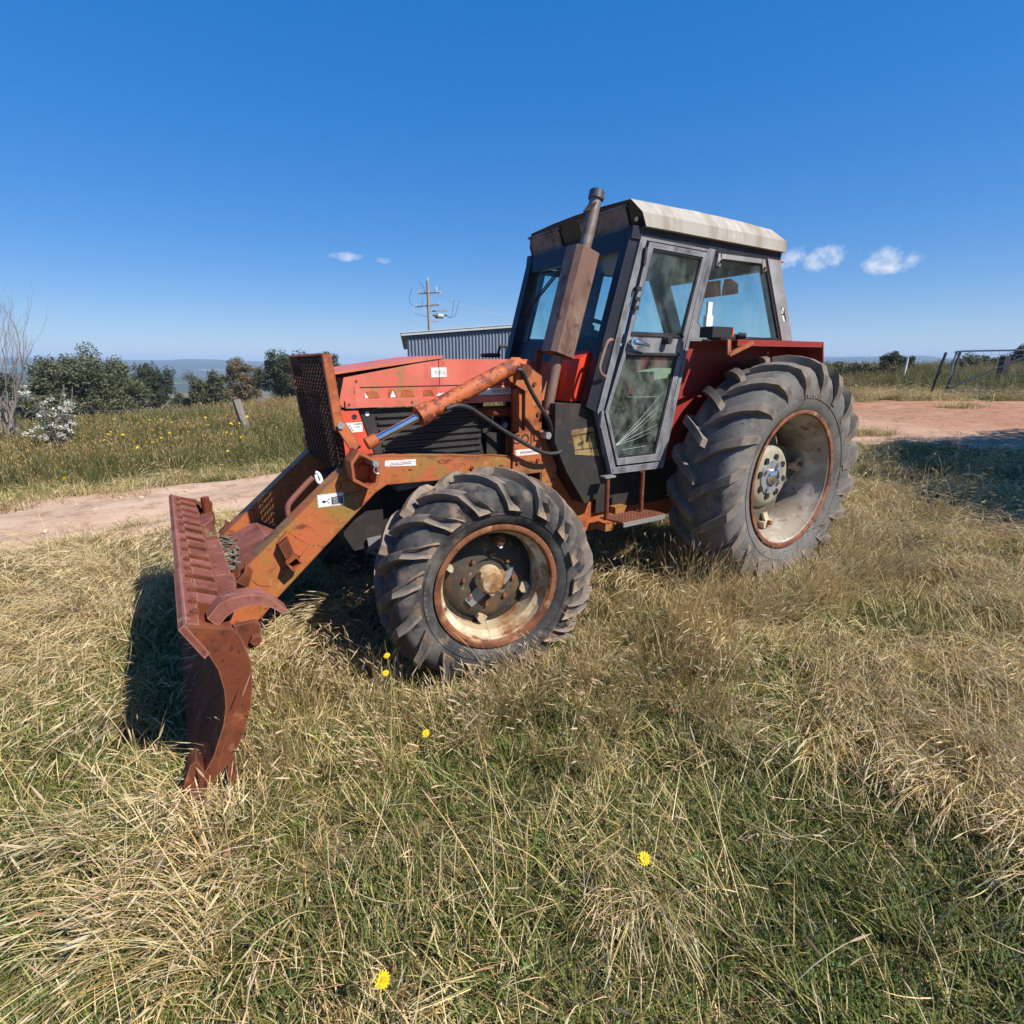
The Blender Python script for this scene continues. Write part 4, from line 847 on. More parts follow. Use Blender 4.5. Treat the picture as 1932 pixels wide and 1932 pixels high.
tp_ = tube('tail_pipe', [(1.508, .42, 2.262), (1.478, .42, 2.36), (1.421, .42, 2.585)], .036, 'pipe', TR, 20)
part('pipe_collar', 'collar', tp_, lambda b: a_tube(b, [(1.428, .42, 2.56), (1.418, .42, 2.602)], .046, 20))
part('pipe_mouth', 'ink', tp_, lambda b: a_tube(b, [(1.4185, .42, 2.600), (1.4170, .42, 2.606)], .041, 20))
part('rain_flap', 'dirtyblack', tp_, lambda b: (a_bar(b, (1.455, .43, 2.535), (1.525, .46, 2.475), .05, .006), a_bar(b, (1.455, .43, 2.535), (1.44, .42, 2.57), .03, .01), a_bar(b, (1.38, .42, 2.60), (1.375, .42, 2.56), .03, .01)), bevel=.002)
# doors: handle, peg, hinges, grab rail, cracks
part('door_handle', 'chrome', dL, lambda b: (a_tube(b, [(1.232, .580, 1.745), (1.232, .615, 1.745)], .030, 18), a_tube(b, smooth_path([(1.232, .612, 1.748), (1.19, .625, 1.742), (1.115, .625, 1.728)], 4), [.018 - .0012 * k for k in range(9)], 10)), smooth=50)
part('door_stop', 'black', dL, lambda b: a_tube(b, [(.935, .575, 1.765), (.925, .625, 1.765)], .026, 16), smooth=50)
for z, x in ((2.25, 1.155), (1.28, 1.452)):
    part('door_hinge', 'black' if z > 2 else 'doorgrey', dL, lambda b: a_tube(b, [(x, .585, z + .05), (x + .01, .585, z - .05)], .012, 8), bevel=0)
for z in (2.06, 2.00, 1.95):
    part('latch_knob', 'black', dL, lambda b: a_box(b, (1.155 + (2.36 - z) * .12, .578, z - .012), (1.195 + (2.36 - z) * .12, .605, z + .012)), bevel=.004)
tube('grab_rail', [(1.385, .575, 1.757), (1.42, .60, 1.757), (1.45, .605, 1.745), (1.474, .605, 1.70), (1.505, .605, 1.61), (1.503, .605, 1.575), (1.48, .60, 1.552), (1.43, .575, 1.54)], .0105, 'steelrust', TR, 10, 5)
O = Vector((1.308, .5645, 1.098))
for e in ((.888, 1.432), (.933, 1.301), (.920, 1.216), (.90, 1.355), (1.00, 1.30), (.977, 1.166)):
    E_ = Vector((e[0], .5645, e[1])); mid = O.lerp(E_, .5) + Vector((0, 0, random.uniform(-.012, .004)))
    part('glass_crack', 'cracks', dL, lambda b: a_tube(b, [O, mid, E_], [.0010, .0009, .0005], 4))
part('glass_crack', 'cracks', dL, lambda b: a_tube(b, [(1.25, .5645, 1.065), (1.022, .5645, 1.075)], .0009, 4))
# side lamp on the fender with its bracket
lm = part('side_lamp', 'black', TR, lambda b: a_box(b, (.53, .70, 1.782), (.735, .80, 1.848)), bevel=.006)
part('lamp_lens', 'orangelens', lm, lambda b: a_box(b, (.512, .715, 1.79), (.5295, .795, 1.84)), bevel=.004)
part('lamp_bracket', 'orange2', TR, lambda b: (a_bar(b, (.565, .80, 1.768), (.575, .82, 1.672), .012, .035, up=(1, 0, 0)), a_bar(b, (.33, .83, 1.758), (.575, .822, 1.675), .012, .030)), bevel=.002)
part('lamp_stalk', 'whiteold', TR, lambda b: (a_box(b, (.672, .72, 1.85), (.735, .745, 1.918)), a_box(b, (.682, .725, 1.9185), (.725, .74, 2.0))), bevel=.002)
part('tail_lamp', 'black', TR, lambda b: (a_box(b, (.33, .60, 1.776), (.53, .70, 1.815)), a_tube(b, [(.335, .70, 1.805), (.300, .74, 1.80)], .022, 14)), bevel=.003)
bolt('fender_rivet', (-.31, .526, 1.70), (0, 1, 0), .009, .004, 'white', TR)
# step
part('step_plate', 'rust', TR, lambda b: a_prism(b, [(1.40, .55), (.975, .55), (.975, .735), (1.36, .735)], .612, .622, plane='xy'), bevel=.002)
part('step_edge', 'zinc', TR, lambda b: a_prism(b, [(1.37, .592), (.972, .592), (.972, .622), (1.37, .622)], .736, .745), bevel=.002)
part('step_tread', 'rustdark', TR, lambda b: [a_bar(b, (1.385 - k * .028, .56, .6235), (1.36 - k * .028, .73, .6235), .004, .003) for k in range(15)] + [a_bar(b, (1.38, .56 + k * .025, .6235), (.98, .56 + k * .025, .6235), .004, .003) for k in range(8)])
part('step_block', 'orange', TR, lambda b: (a_box(b, (1.37, .58, .555), (1.45, .66, .611)), a_prism(b, [(1.27, .622), (1.19, .622), (1.165, .672), (1.275, .672)], .50, .56)), bevel=.004)
for x in (1.395, 1.075): tube('step_hanger', [(x, .60, .905), (x - .005, .60, .622)], .0155, 'rustdark', TR, 10)
part('hanger_foot', 'zinc', TR, lambda b: a_box(b, (1.34, .565, .900), (1.43, .62, .911)))
# wiper, far mirror
part('wiper', 'black', TR, lambda b: (a_tube(b, [(1.262, -.10, 2.27), (1.315, -.30, 2.10), (1.345, -.46, 1.98)], .007, 6), a_tube(b, [(1.262, -.14, 2.27), (1.318, -.33, 2.10), (1.343, -.44, 2.0)], .005, 6)))
part('stack_cap', 'black', TR, lambda b: (a_lathe(b, [(1.662, .060), (1.672, .072), (1.688, .066), (1.692, 0)], 24, axis='z', c=(1.80, -.20, 0)), a_tube(b, smooth_path([(1.735, -.2, 1.66), (1.735, -.2, 1.70), (1.715, -.2, 1.735), (1.66, -.2, 1.735)], 5), .010, 8)), smooth=50)
# ================================================================== GROUND
TRACK = [(16, -6.4, 1.3), (8, -5.3, 1.4), (4.5, -4.85, 1.4), (1, -4.8, 1.45), (-3, -4.7, 1.6), (-6.5, -4.0, 2.1), (-9.2, -2.6, 3.2), (-11.0, 0, 3.6), (-11.6, 4, 3.7), (-11.9, 9, 3.7), (-12, 16, 3.7)]
_tp = smooth_path([(a, b, c) for a, b, c in TRACK], 12)
TP = np.array([[v.x, v.y, v.z] for v in _tp])
def track_dist(x, y):
    """distance outside the track edge (negative on the track)"""
    x = np.asarray(x, float); y = np.asarray(y, float); best = np.full(x.shape, 1e9)
    for i in range(0, len(TP) - 1):
        ax, ay, aw = TP[i]; bx, by, bw = TP[i + 1]
        dx, dy = bx - ax, by - ay
        t = np.clip(((x - ax) * dx + (y - ay) * dy) / (dx * dx + dy * dy + 1e-9), 0, 1)
        best = np.minimum(best, np.hypot(x - ax - t * dx, y - ay - t * dy) - (aw + t * (bw - aw)))
    return best
def sstep(a, b, x):
    t = np.clip((x - a) / (b - a), 0, 1); return t * t * (3 - 2 * t)
def H(x, y):
    x = np.asarray(x, float); y = np.asarray(y, float)
    xb = np.clip(x, -24, 40)
    z = .03 - .022 * xb
    z = z - .020 * np.clip(-y - 1, 0, 9) * sstep(-7, 0, x)
    u = np.clip(-1 - x, 0, 12)
    z = z + .0024 * u * u
    ys = -18.5 + .5 * np.clip(x, -30, 14)
    d = np.clip(ys - y, 0, None)
    w = sstep(-26, -3, x)
    z = z - w * .14 * d * d / (d + 8)
    r = np.hypot(x - CAM.x, y - CAM.y)
    f = sstep(70, 420, r)
    z = z * (1 - f) + f * -34
    nb = .018 * np.sin(x * 1.7 + .6 * y) * np.cos(y * 1.3 - .5 * x) + .010 * np.sin(x * 4.1 + 2) * np.sin(y * 3.7 + 1)
    return z + nb * (1 - sstep(30, 60, r))
def HH(x, y): return float(H(np.array([x]), np.array([y]))[0])

def ground_mat(name, cols, scales, bump=.5, bscale=30):
    return material(name, cols[0], [(c, s, .46, .62) for c, s in zip(cols[1:], scales)], rough=.95, bump=bump, bscale=bscale, spec=.15)
M['soil'] = ground_mat('thatch_covered_soil', [(.10, .08, .035), (.19, .145, .07), (.065, .065, .022), (.24, .18, .09)], [1.2, 5, 18])
M['dirt'] = ground_mat('pale_dirt', [(.42, .280, .190), (.52, .375, .27), (.31, .190, .120), (.46, .33, .23)], [.9, 3, 14], .8, 22)
def redden(mt):
    nt = mt.node_tree; bs_ = nt.nodes['Principled BSDF']; src = bs_.inputs['Base Color'].links[0].from_socket
    t = _n(nt, 'ShaderNodeTexCoord'); sx = _n(nt, 'ShaderNodeSeparateXYZ'); nt.links.new(t.outputs['Object'], sx.inputs[0])
    n = _n(nt, 'ShaderNodeTexNoise'); n.inputs['Scale'].default_value = .8; nt.links.new(t.outputs['Object'], n.inputs['Vector'])
    ad = _n(nt, 'ShaderNodeMath'); ad.operation = 'MULTIPLY_ADD'; ad.inputs[1].default_value = 4.0; nt.links.new(n.outputs['Fac'], ad.inputs[0]); nt.links.new(sx.outputs['X'], ad.inputs[2])
    mr = _n(nt, 'ShaderNodeMapRange'); mr.inputs['From Min'].default_value = -3.0; mr.inputs['From Max'].default_value = -8.5; nt.links.new(ad.outputs[0], mr.inputs['Value'])
    mx = _n(nt, 'ShaderNodeMix'); mx.data_type = 'RGBA'; mx.blend_type = 'MULTIPLY'; mx.inputs['B'].default_value = (.78, .61, .52, 1)
    nt.links.new(mr.outputs['Result'], mx.inputs['Factor']); nt.links.new(src, mx.inputs['A']); nt.links.new(mx.outputs['Result'], bs_.inputs['Base Color'])
redden(M['dirt'])
M['forest'] = material('dark_forest_hill', (.045, .06, .035), [((.07, .085, .05), .006, .42, .6), ((.32, .30, .19), .0035, .60, .66, (1, 1, 1)), ((.03, .04, .028), .02, .5, .7)], rough=.95, spec=.1)

def polar_sheet(name, radii, na, hf, mat, a0=0, a1=2 * math.pi):
    th = np.linspace(a0, a1, na, endpoint=False)
    X = CAM.x + np.outer(radii, np.cos(th)); Y = CAM.y + np.outer(radii, np.sin(th)); Z = hf(X, Y)
    V = np.stack([X, Y, Z], -1).reshape(-1, 3); nr = len(radii); F = []
    for i in range(nr - 1):
        for j in range(na):
            k = (j + 1) % na
            F.append((i * na + j, (i + 1) * na + j, (i + 1) * na + k, i * na + k))
    me = bpy.data.meshes.new(name); me.from_pydata(V.tolist(), [], F); me.update()
    me.polygons.foreach_set('use_smooth', [True] * len(F))
    return link(name, me, mat)
rad = np.concatenate([[.001], np.geomspace(.5, 40, 150), np.geomspace(42, 7500, 60)])
ground = tag(polar_sheet('ground', rad, 300, H, 'soil'), 'uneven dry paddock ground under the grass', None, kind='structure')
def hill_h(X, Y):
    r = np.hypot(X - CAM.x, Y - CAM.y); a = np.arctan2(Y - CAM.y, X - CAM.x)
    ridge = 27 + 16 * np.sin(a * 5 + 1.2) + 9 * np.sin(a * 11 + .4) + 5 * np.sin(a * 23 + 2) + 2.5 * np.sin(a * 61) + 1.5 * np.sin(a * 140 + 1)
    mid = -20 + 6 * np.sin(a * 9 + 2) + 3 * np.sin(a * 21)
    t = sstep(1500, 3600, r); t1 = sstep(700, 1100, r) * (1 - sstep(1100, 1500, r))
    return -42 + t * (ridge + 46) * (1 - .35 * sstep(3700, 5200, r)) + t1 * (mid + 46) + 2 * np.sin(X * .02) * np.cos(Y * .023)
hills = tag(polar_sheet('hills', np.linspace(600, 5200, 60), 720, hill_h, 'forest'), 'distant blue forested hills with pale paddocks along the horizon', None, kind='structure')

def track_sheet():
    nx = 16; V = []; F = []
    for i, (x, y, w) in enumerate(TP):
        a = TP[max(i - 1, 0)]; b = TP[min(i + 1, len(TP) - 1)]
        t = Vector((b[0] - a[0], b[1] - a[1], 0)).normalized(); nrm = Vector((-t.y, t.x, 0))
        for k in range(nx + 1):
            f = k / nx * 2 - 1
            e = 1 + (.10 * math.sin(i * 1.9) + .06 * math.sin(i * 4.3 + k) if abs(f) > .99 else 0)
            px_, py_ = x + nrm.x * f * w * e, y + nrm.y * f * w * e
            rut = -.05 * math.exp(-((abs(f) - .55) / .16) ** 2) + .012 + random.uniform(-.008, .008)
            V.append((px_, py_, HH(px_, py_) + .012 + (rut + .035 if abs(f) < .95 else -.01)))
    n1 = nx + 1
    for i in range(len(TP) - 1):
        for k in range(nx): F.append((i * n1 + k, i * n1 + k + 1, (i + 1) * n1 + k + 1, (i + 1) * n1 + k))
    me = bpy.data.meshes.new('dirt_track'); me.from_pydata(V, [], F); me.update()
    me.polygons.foreach_set('use_smooth', [True] * len(F))
    return link('dirt_track', me, 'dirt')
tag(track_sheet(), 'pale pink dirt track curving behind the tractor', None, kind='structure')

# stones on the track
def stone_mesh(k):
    bm = bmesh.new(); bmesh.ops.create_icosphere(bm, subdivisions=1, radius=1)
    for v in bm.verts: v.co = Vector((v.co.x * random.uniform(.8, 1.2), v.co.y * random.uniform(.6, 1), v.co.z * random.uniform(.4, .7)))
    me = bpy.data.meshes.new('stone'); bm.to_mesh(me); bm.free(); me.materials.append(M['stone']); return me
SM = [stone_mesh(k) for k in range(5)]
def on_track(lo, hi):
    i = random.randint(lo, hi); x, y, w = TP[i]; f = random.uniform(-.95, .95)
    a, b = TP[i], TP[i + 1]; t = Vector((b[0] - a[0], b[1] - a[1], 0)).normalized()
    return x - t.y * f * w + random.uniform(-.2, .2), y + t.x * f * w + random.uniform(-.2, .2)
k = 0
while k < 130:
    x, y = on_track(8, 46)
    o = link('stone', random.choice(SM), None); s = random.choice((.014, .02, .028, .036, .05)) * random.uniform(.8, 1.2)
    o.location = (x, y, HH(x, y) + .022 + s * .2); o.scale = (s, s, s); o.rotation_euler = (0, 0, random.uniform(0, 6.28))
    tag(o, 'small pale stone lying loose on the dirt track', 'stone', 'pale stones on the track'); k += 1

# ================================================================== SCATTERED GRASS
def blades_mesh(name, specs):
    """specs: list of (base xyz, direction angle, length, lean start, bend, width, colour, head)"""
    V = []; F = []; C = []
    def strip(pts, ws, side, col):
        b = len(V)
        for p, w in zip(pts[:-1], ws[:-1]):
            V.append(p - side * w); V.append(p + side * w)
        V.append(pts[-1]); n = len(pts) - 1
        for i in range(n - 1): F.append((b + 2 * i, b + 2 * i + 1, b + 2 * i + 3, b + 2 * i + 2)); C.append(col)
        F.append((b + 2 * n - 2, b + 2 * n - 1, b + 2 * n)); C.append(col)
    for base, ang, ln, l0, bend, w, col, head in specs:
        d = Vector((math.cos(ang), math.sin(ang), 0)); side = Vector((-d.y, d.x, 0))
        roll = random.uniform(-.6, .6); side = (side * math.cos(roll) + Vector((0, 0, 1)) * math.sin(roll))
        p = Vector(base); pts = [p.copy()]; n = 4 if ln < .25 else 6
        for i in range(n):
            a = l0 + bend * (i + .5) / n
            p = p + (d * math.sin(a) + Vector((0, 0, 1)) * math.cos(a)) * (ln / n)
            if p.z < .004: p.z = .004 + random.uniform(0, .006)
            pts.append(p.copy())
        ws = [w * (1 - .75 * (i / n) ** 1.5) for i in range(n + 1)]
        strip(pts, ws, side, col)
        if head:
            hl, hw_, hc = head
            q = pts[-2].lerp(pts[-1], .3); a = l0 + bend * 1.02
            hd = d * math.sin(a) + Vector((0, 0, 1)) * math.cos(a)
            for s2 in (side, side.cross(hd).normalized()):
                strip([q, q + hd * hl * .25, q + hd * hl * .6, q + hd * hl], [hw_ * .4, hw_, hw_ * .8, .0002], s2, hc)
    me = bpy.data.meshes.new(name); me.from_pydata([tuple(v) for v in V], [], F); me.update()
    at = me.attributes.new('tint', 'FLOAT_COLOR', 'FACE')
    at.data.foreach_set('color', np.array([(*c, 1) for c in C], dtype=np.float32).ravel())
    me.polygons.foreach_set('use_smooth', [True] * len(F))
    me.materials.append(M['grass'])
    return me
def jit(c, a=.25):
    f = random.uniform(1 - a, 1 + a); return tuple(max(0, v * f * random.uniform(.92, 1.08)) for v in c)
GREEN = [(.105, .145, .024), (.140, .185, .034), (.185, .210, .050), (.075, .110, .022), (.24, .245, .075)]
DRY = [(.52, .39, .18), (.62, .49, .26), (.42, .29, .11), (.68, .56, .34), (.54, .385, .16)]
OLIVE = [(.16, .15, .045), (.20, .17, .06), (.13, .12, .035)]
BROWN = [(.20, .12, .06), (.15, .09, .045)]
def collection(name, meshes):
    c = bpy.data.collections.new(name)
    for k, me in enumerate(meshes):
        o = bpy.data.objects.new('%s_%02d' % (name, k), me); c.objects.link(o)
    return c
U = random.uniform
PS = .20
def turf(dry, nb=1300):
    """a 0.4 m patch of pasture: blades in small tufts, straw over it, some broad leaves"""
    sp = []
    tufts = [(U(-PS, PS), U(-PS, PS), U(.02, .06), U(.6, 1.5)) for _ in range(26)]
    for k in range(nb):
        if k % 3:
            tx, ty, tr, th = random.choice(tufts); x, y = tx + random.gauss(0, tr), ty + random.gauss(0, tr)
            a = math.atan2(y - ty, x - tx) + random.gauss(0, .6)
        else:
            x, y, th = U(-PS, PS), U(-PS, PS), .7; a = U(0, 6.28)
        isdry = random.random() < dry * .75 + .07
        c = jit(random.choice(DRY + BROWN[:1])) if isdry else jit(random.choice(GREEN + OLIVE[:1]))
        sp.append(((x, y, 0), a, U(.045, .115) * th, U(.05, .7), U(.3, 1.4), U(.0012, .0028), c, None))
    for _ in range(int(14 + 70 * dry)):
        a = U(0, 6.28)
        sp.append(((U(-PS, PS), U(-PS, PS), U(.02, .09)), a, U(.05, .22), U(1.0, 1.5), U(-.6, .7), U(.0008, .0016), jit(random.choice(DRY)), None))
    if dry < .5:
        for _ in range(110):
            cx, cy = random.choice([(-.1, -.05), (.08, .1), (.02, -.12)])
            sp.append(((cx + random.gauss(0, .04), cy + random.gauss(0, .04), U(0, .04)), U(0, 6.28), U(.015, .032), U(.5, 1.2), U(.1, .8), U(.004, .008), jit(random.choice([(.085, .14, .03), (.12, .18, .05), (.07, .12, .035)])), None))
        for _ in range(5):
            sp.append(((U(-PS, PS), U(-PS, PS), U(.03, .07)), U(0, 6.28), U(.008, .014), U(.2, 1), .3, U(.003, .005), jit((.55, .42, .34)), None))
    for _ in range(6):
        sp.append(((U(-PS, PS), U(-PS, PS), 0), U(0, 6.28), U(.12, .34), U(.1, .7), U(.4, 1.6), U(.0010, .0018), jit(random.choice(DRY + OLIVE)), (U(.03, .07), U(.002, .0035), jit((.60, .48, .30))) if random.random() < .6 else None))
    return sp
def dry_patch(flop, n=150):
    """a 0.4 m patch of long bleached stems all bent the same way, with drooping heads"""
    sp = []
    tufts = [(U(-PS, PS), U(-PS, PS), random.gauss(0, .35)) for _ in range(9)]
    for _ in range(n):
        tx, ty, ta = random.choice(tufts)
        a = ta + random.gauss(0, .38); L_ = U(.22, .52)
        sp.append(((tx + random.gauss(0, .028), ty + random.gauss(0, .028), 0), a, L_, U(.05, .6) * (1 if flop > .5 else .5), U(1.3, 2.5) * flop, U(.0011, .0019), jit(random.choice(DRY)), (U(.035, .08), U(.0018, .0034), jit((.62, .50, .32), .15)) if random.random() < .65 else None))
    for _ in range(160):
        sp.append(((U(-PS, PS), U(-PS, PS), 0), U(0, 6.28), U(.06, .2), U(.2, 1.0), U(.4, 1.4), U(.0012, .0024), jit(random.choice(DRY + DRY + OLIVE + GREEN[:2])), None))
    return sp
def stalks():
    sp = []
    for _ in range(5):
        a = U(0, 6.28)
        sp.append(((U(-.04, .04), U(-.04, .04), 0), a, U(.3, .62), U(.05, .65), U(.1, .9), U(.0011, .0018), jit(random.choice(DRY + [(.30, .30, .12)])), (U(.05, .09), U(.002, .0036), jit((.58, .46, .29))) if random.random() < .5 else None))
    return sp
def tall_tuft(dryf):
    sp = []
    for _ in range(90):
        r = abs(random.gauss(0, .22)); t = U(0, 6.28)
        isdry = random.random() < dryf
        c = jit(random.choice([(.27, .19, .075), (.34, .24, .10), (.21, .145, .06)])) if isdry else jit(random.choice([(.085, .105, .026), (.060, .085, .020), (.13, .12, .038), (.10, .11, .033)]))
        sp.append(((r * math.cos(t), r * math.sin(t), 0), t + U(-1, 1), U(.35, .75), U(.02, .35), U(.1, .9), U(.003, .006), c, (U(.06, .12), U(.006, .011), jit((.40, .29, .13))) if isdry and random.random() < .7 else None))
    return sp
def wheel_tuft(dry):
    sp = []
    for _ in range(70):
        t = U(0, 6.28); r = abs(random.gauss(0, .05)); isdry = random.random() < dry
        c = jit(random.choice(DRY)) if isdry else jit(random.choice(GREEN + OLIVE[:1]))
        sp.append(((r * math.cos(t), r * math.sin(t), 0), t + random.gauss(0, .7), U(.10, .27), U(.02, .45), U(.3, 1.5), U(.0012, .0026), c, (U(.03, .06), U(.0018, .003), jit((.60, .48, .30))) if isdry and random.random() < .35 else None))
    return sp
C_WHEEL = collection('wheel_tufts', [blades_mesh('t', wheel_tuft(d)) for d in (.3, .45, .6, .75, .9)])
DL = (.0, .1, .25, .4, .6, .8, .95)
C_TURF = collection('turf', [blades_mesh('t', turf(d)) for d in DL for _ in range(2)])
C_DRY = collection('dry_patch', [blades_mesh('t', dry_patch(f)) for f in (.65, .8, .9, 1.0, 1.1, .28, .38)])
C_STALK = collection('stalks', [blades_mesh('t', stalks()) for _ in range(5)])
C_TALL = collection('tall_tufts', [blades_mesh('t', tall_tuft(f)) for f in (.1, .2, .35, .5, .65, .85)])

def scatter(name, P, rot, scl, idx, coll, label):
    me = bpy.data.meshes.new(name); me.from_pydata(P.tolist(), [], [])
    for nm, ty, fld, arr in (('rot', 'FLOAT_VECTOR', 'vector', rot), ('scl', 'FLOAT', 'value', scl), ('idx', 'INT', 'value', idx)):
        a = me.attributes.new(nm, ty, 'POINT')
        a.data.foreach_set(fld, np.ascontiguousarray(arr, dtype=np.int32 if ty == 'INT' else np.float32).ravel())
    o = link(name, me, None)
    nt = bpy.data.node_groups.new(name, 'GeometryNodeTree')
    nt.interface.new_socket('Geometry', in_out='INPUT', socket_type='NodeSocketGeometry'); nt.interface.new_socket('Geometry', in_out='OUTPUT', socket_type='NodeSocketGeometry')
    N = nt.nodes; L = nt.links.new
    gi = N.new('NodeGroupInput'); go = N.new('NodeGroupOutput'); ip = N.new('GeometryNodeInstanceOnPoints')
    ci = N.new('GeometryNodeCollectionInfo'); ci.inputs['Collection'].default_value = coll; ci.inputs['Separate Children'].default_value = True; ci.inputs['Reset Children'].default_value = True
    def att(n, ty):
        a = N.new('GeometryNodeInputNamedAttribute'); a.data_type = ty; a.inputs['Name'].default_value = n; return a.outputs['Attribute']
    er = N.new('FunctionNodeEulerToRotation')
    L(gi.outputs[0], ip.inputs['Points']); L(ci.outputs[0], ip.inputs['Instance']); ip.inputs['Pick Instance'].default_value = True
    L(att('idx', 'INT'), ip.inputs['Instance Index']); L(att('rot', 'FLOAT_VECTOR'), er.inputs[0]); L(er.outputs[0], ip.inputs['Rotation']); L(att('scl', 'FLOAT'), ip.inputs['Scale'])
    L(ip.outputs[0], go.inputs[0])
    o.modifiers.new('scatter', 'NODES').node_group = nt
    tag(o, label, None, kind='stuff')
    return o
FWD = math.atan2(CR[2][1], CR[2][0])
def wedge(n, r0, r1, half=math.radians(50)):
    r = np.sqrt(rng.uniform(r0 * r0, r1 * r1, n)); a = FWD + rng.uniform(-half, half, n)
    return CAM.x + r * np.cos(a), CAM.y + r * np.sin(a)
def area(r0, r1, half=math.radians(50)): return half * (r1 * r1 - r0 * r0)
def vnoise(x, y, s, seed=0):
    """cheap value noise in 0..1"""
    x = np.asarray(x) * s + seed * 17.3; y = np.asarray(y) * s + seed * 9.1
    xi = np.floor(x).astype(int); yi = np.floor(y).astype(int); fx_ = x - xi; fy = y - yi
    fx_ = fx_ * fx_ * (3 - 2 * fx_); fy = fy * fy * (3 - 2 * fy)
    def h(a, b):
        v = np.sin(a * 127.1 + b * 311.7 + seed * 74.7) * 43758.5453; return v - np.floor(v)
    return (h(xi, yi) * (1 - fx_) + h(xi + 1, yi) * fx_) * (1 - fy) + (h(xi, yi + 1) * (1 - fx_) + h(xi + 1, yi + 1) * fx_) * fy
def fbm(x, y, s, seed=0): return .55 * vnoise(x, y, s, seed) + .3 * vnoise(x, y, s * 2.3, seed + 1) + .15 * vnoise(x, y, s * 5.1, seed + 2)
def clear(x, y, margin=0.0):
    """false where a tyre, the blade or the track stands"""
    ok = np.ones(x.shape, bool)
    for cx, cy, hx, hy in ((2.44, .82, .30, .17), (2.44, -.82, .30, .17), (0, .84, .36, .24), (0, -.84, .36, .24)):
        ok &= ~((np.abs(x - cx) < hx + margin) & (np.abs(y - cy) < hy + margin))
    ok &= ~((np.abs(x - 3.86) < .07) & (np.abs(y) < 1.15))
    return ok
def field_side(x, y):       # beyond the track on the left: the tall paddock
    return (y < -6.6) & (x > -9)
def grid_pts(r0, r1, d, half):
    n = int(2 * r1 / d) + 2
    gx, gy = np.meshgrid(np.arange(-n // 2, n // 2 + 1) * d, np.arange(-n // 2, n // 2 + 1) * d)
    x = CAM.x + gx.ravel() + rng.uniform(-.32, .32, gx.size) * d; y = CAM.y + gy.ravel() + rng.uniform(-.32, .32, gx.size) * d
    r = np.hypot(x - CAM.x, y - CAM.y); a = (np.arctan2(y - CAM.y, x - CAM.x) - FWD + math.pi) % (2 * math.pi) - math.pi
    k = (r >= r0) & (r < r1) & (np.abs(a) < half)
    return x[k], y[k]
def lay(name, coll, nmesh, bands, keep, label, tilt=.10, face=None, idxf=None):
    """bands: (inner radius, outer radius, spacing, scale)"""
    PX, PY, S = [], [], []
    for r0, r1, d, sc in bands:
        x, y = grid_pts(r0, r1, d, math.radians(85 if r1 < 2 else (62 if r1 < 3 else 50)))
        k = keep(x, y) > rng.uniform(0, 1, len(x))
        PX.append(x[k]); PY.append(y[k]); S.append(sc * rng.uniform(.8, 1.2, k.sum()))
    x = np.concatenate(PX); y = np.concatenate(PY); s = np.concatenate(S); n = len(x)
    P = np.stack([x, y, H(x, y) - .004], 1)
    rot = np.stack([rng.normal(0, tilt, n), rng.normal(0, tilt, n), rng.uniform(0, 6.283, n) if face is None else face(x, y, n)], 1)
    idx = rng.integers(0, nmesh, n) if idxf is None else np.clip(idxf(x, y, n), 0, nmesh - 1)
    return scatter(name, P, rot, s, idx, coll, label)

def dryness(x, y):
    r = np.hypot(x - CAM.x, y - CAM.y)
    d = fbm(x, y, .9, 3) - .5
    base = .20 + .42 * sstep(1.7, 3.6, r)
    base = base + .25 * sstep(1.2, -.6, y) * sstep(3.4, 4.4, x) + .12 * sstep(1.0, -2, x)
    return np.clip(base + 1.5 * d, 0, 1)
def k_short(x, y):
    td = track_dist(x, y) + 1.3 * (fbm(x, y, 1.3, 8) - .5)
    return np.where(clear(x, y) & ~field_side(x, y), np.clip(.02 + .10 * (fbm(x, y, .7, 9) > .62) + sstep(-.25, .35, td), 0, 1), 0)
lay('pasture_grass', C_TURF, 14, [(.4, 1.6, .27, .9), (1.6, 2.8, .29, 1.0), (2.8, 4.6, .33, 1.1), (4.6, 8, .40, 1.2), (8, 24, .62, 1.6)], k_short, 'short green and dry pasture grass covering the paddock around the tractor', .05,
    idxf=lambda x, y, n: 2 * np.clip((dryness(x, y) * 7 + rng.normal(0, .7, n)).astype(int), 0, 6) + rng.integers(0, 2, n))
def by_tractor(x, y):
    """a strip of standing grass along the near side of the tractor, round the wheels and the blade"""
    d = np.abs(y - (.95 + .28 * sstep(.6, 2.0, x) * sstep(3.2, 2.4, x)))
    return sstep(.75, .25, d) * sstep(-1.3, -.8, x) * sstep(3.75, 3.5, x) * np.maximum(.45 + .9 * (fbm(x, y, 1.6, 77) - .2), .95 * sstep(1.1, 1.4, x) * sstep(2.8, 2.5, x))
def i_dry(x, y, n):
    up_ = by_tractor(x, y) > rng.uniform(.15, .6, n)
    return np.where(up_, rng.integers(5, 7, n), rng.integers(0, 5, n))
def k_dry(x, y):
    td = track_dist(x, y)
    m_ = sstep(.46, .66, dryness(x, y) * .70 + .45 * fbm(x, y, 2.0, 21))
    m_ = np.maximum(m_, .85 * by_tractor(x, y))
    return np.where(clear(x, y, .06) & ~field_side(x, y) & (td > .2), m_, 0)
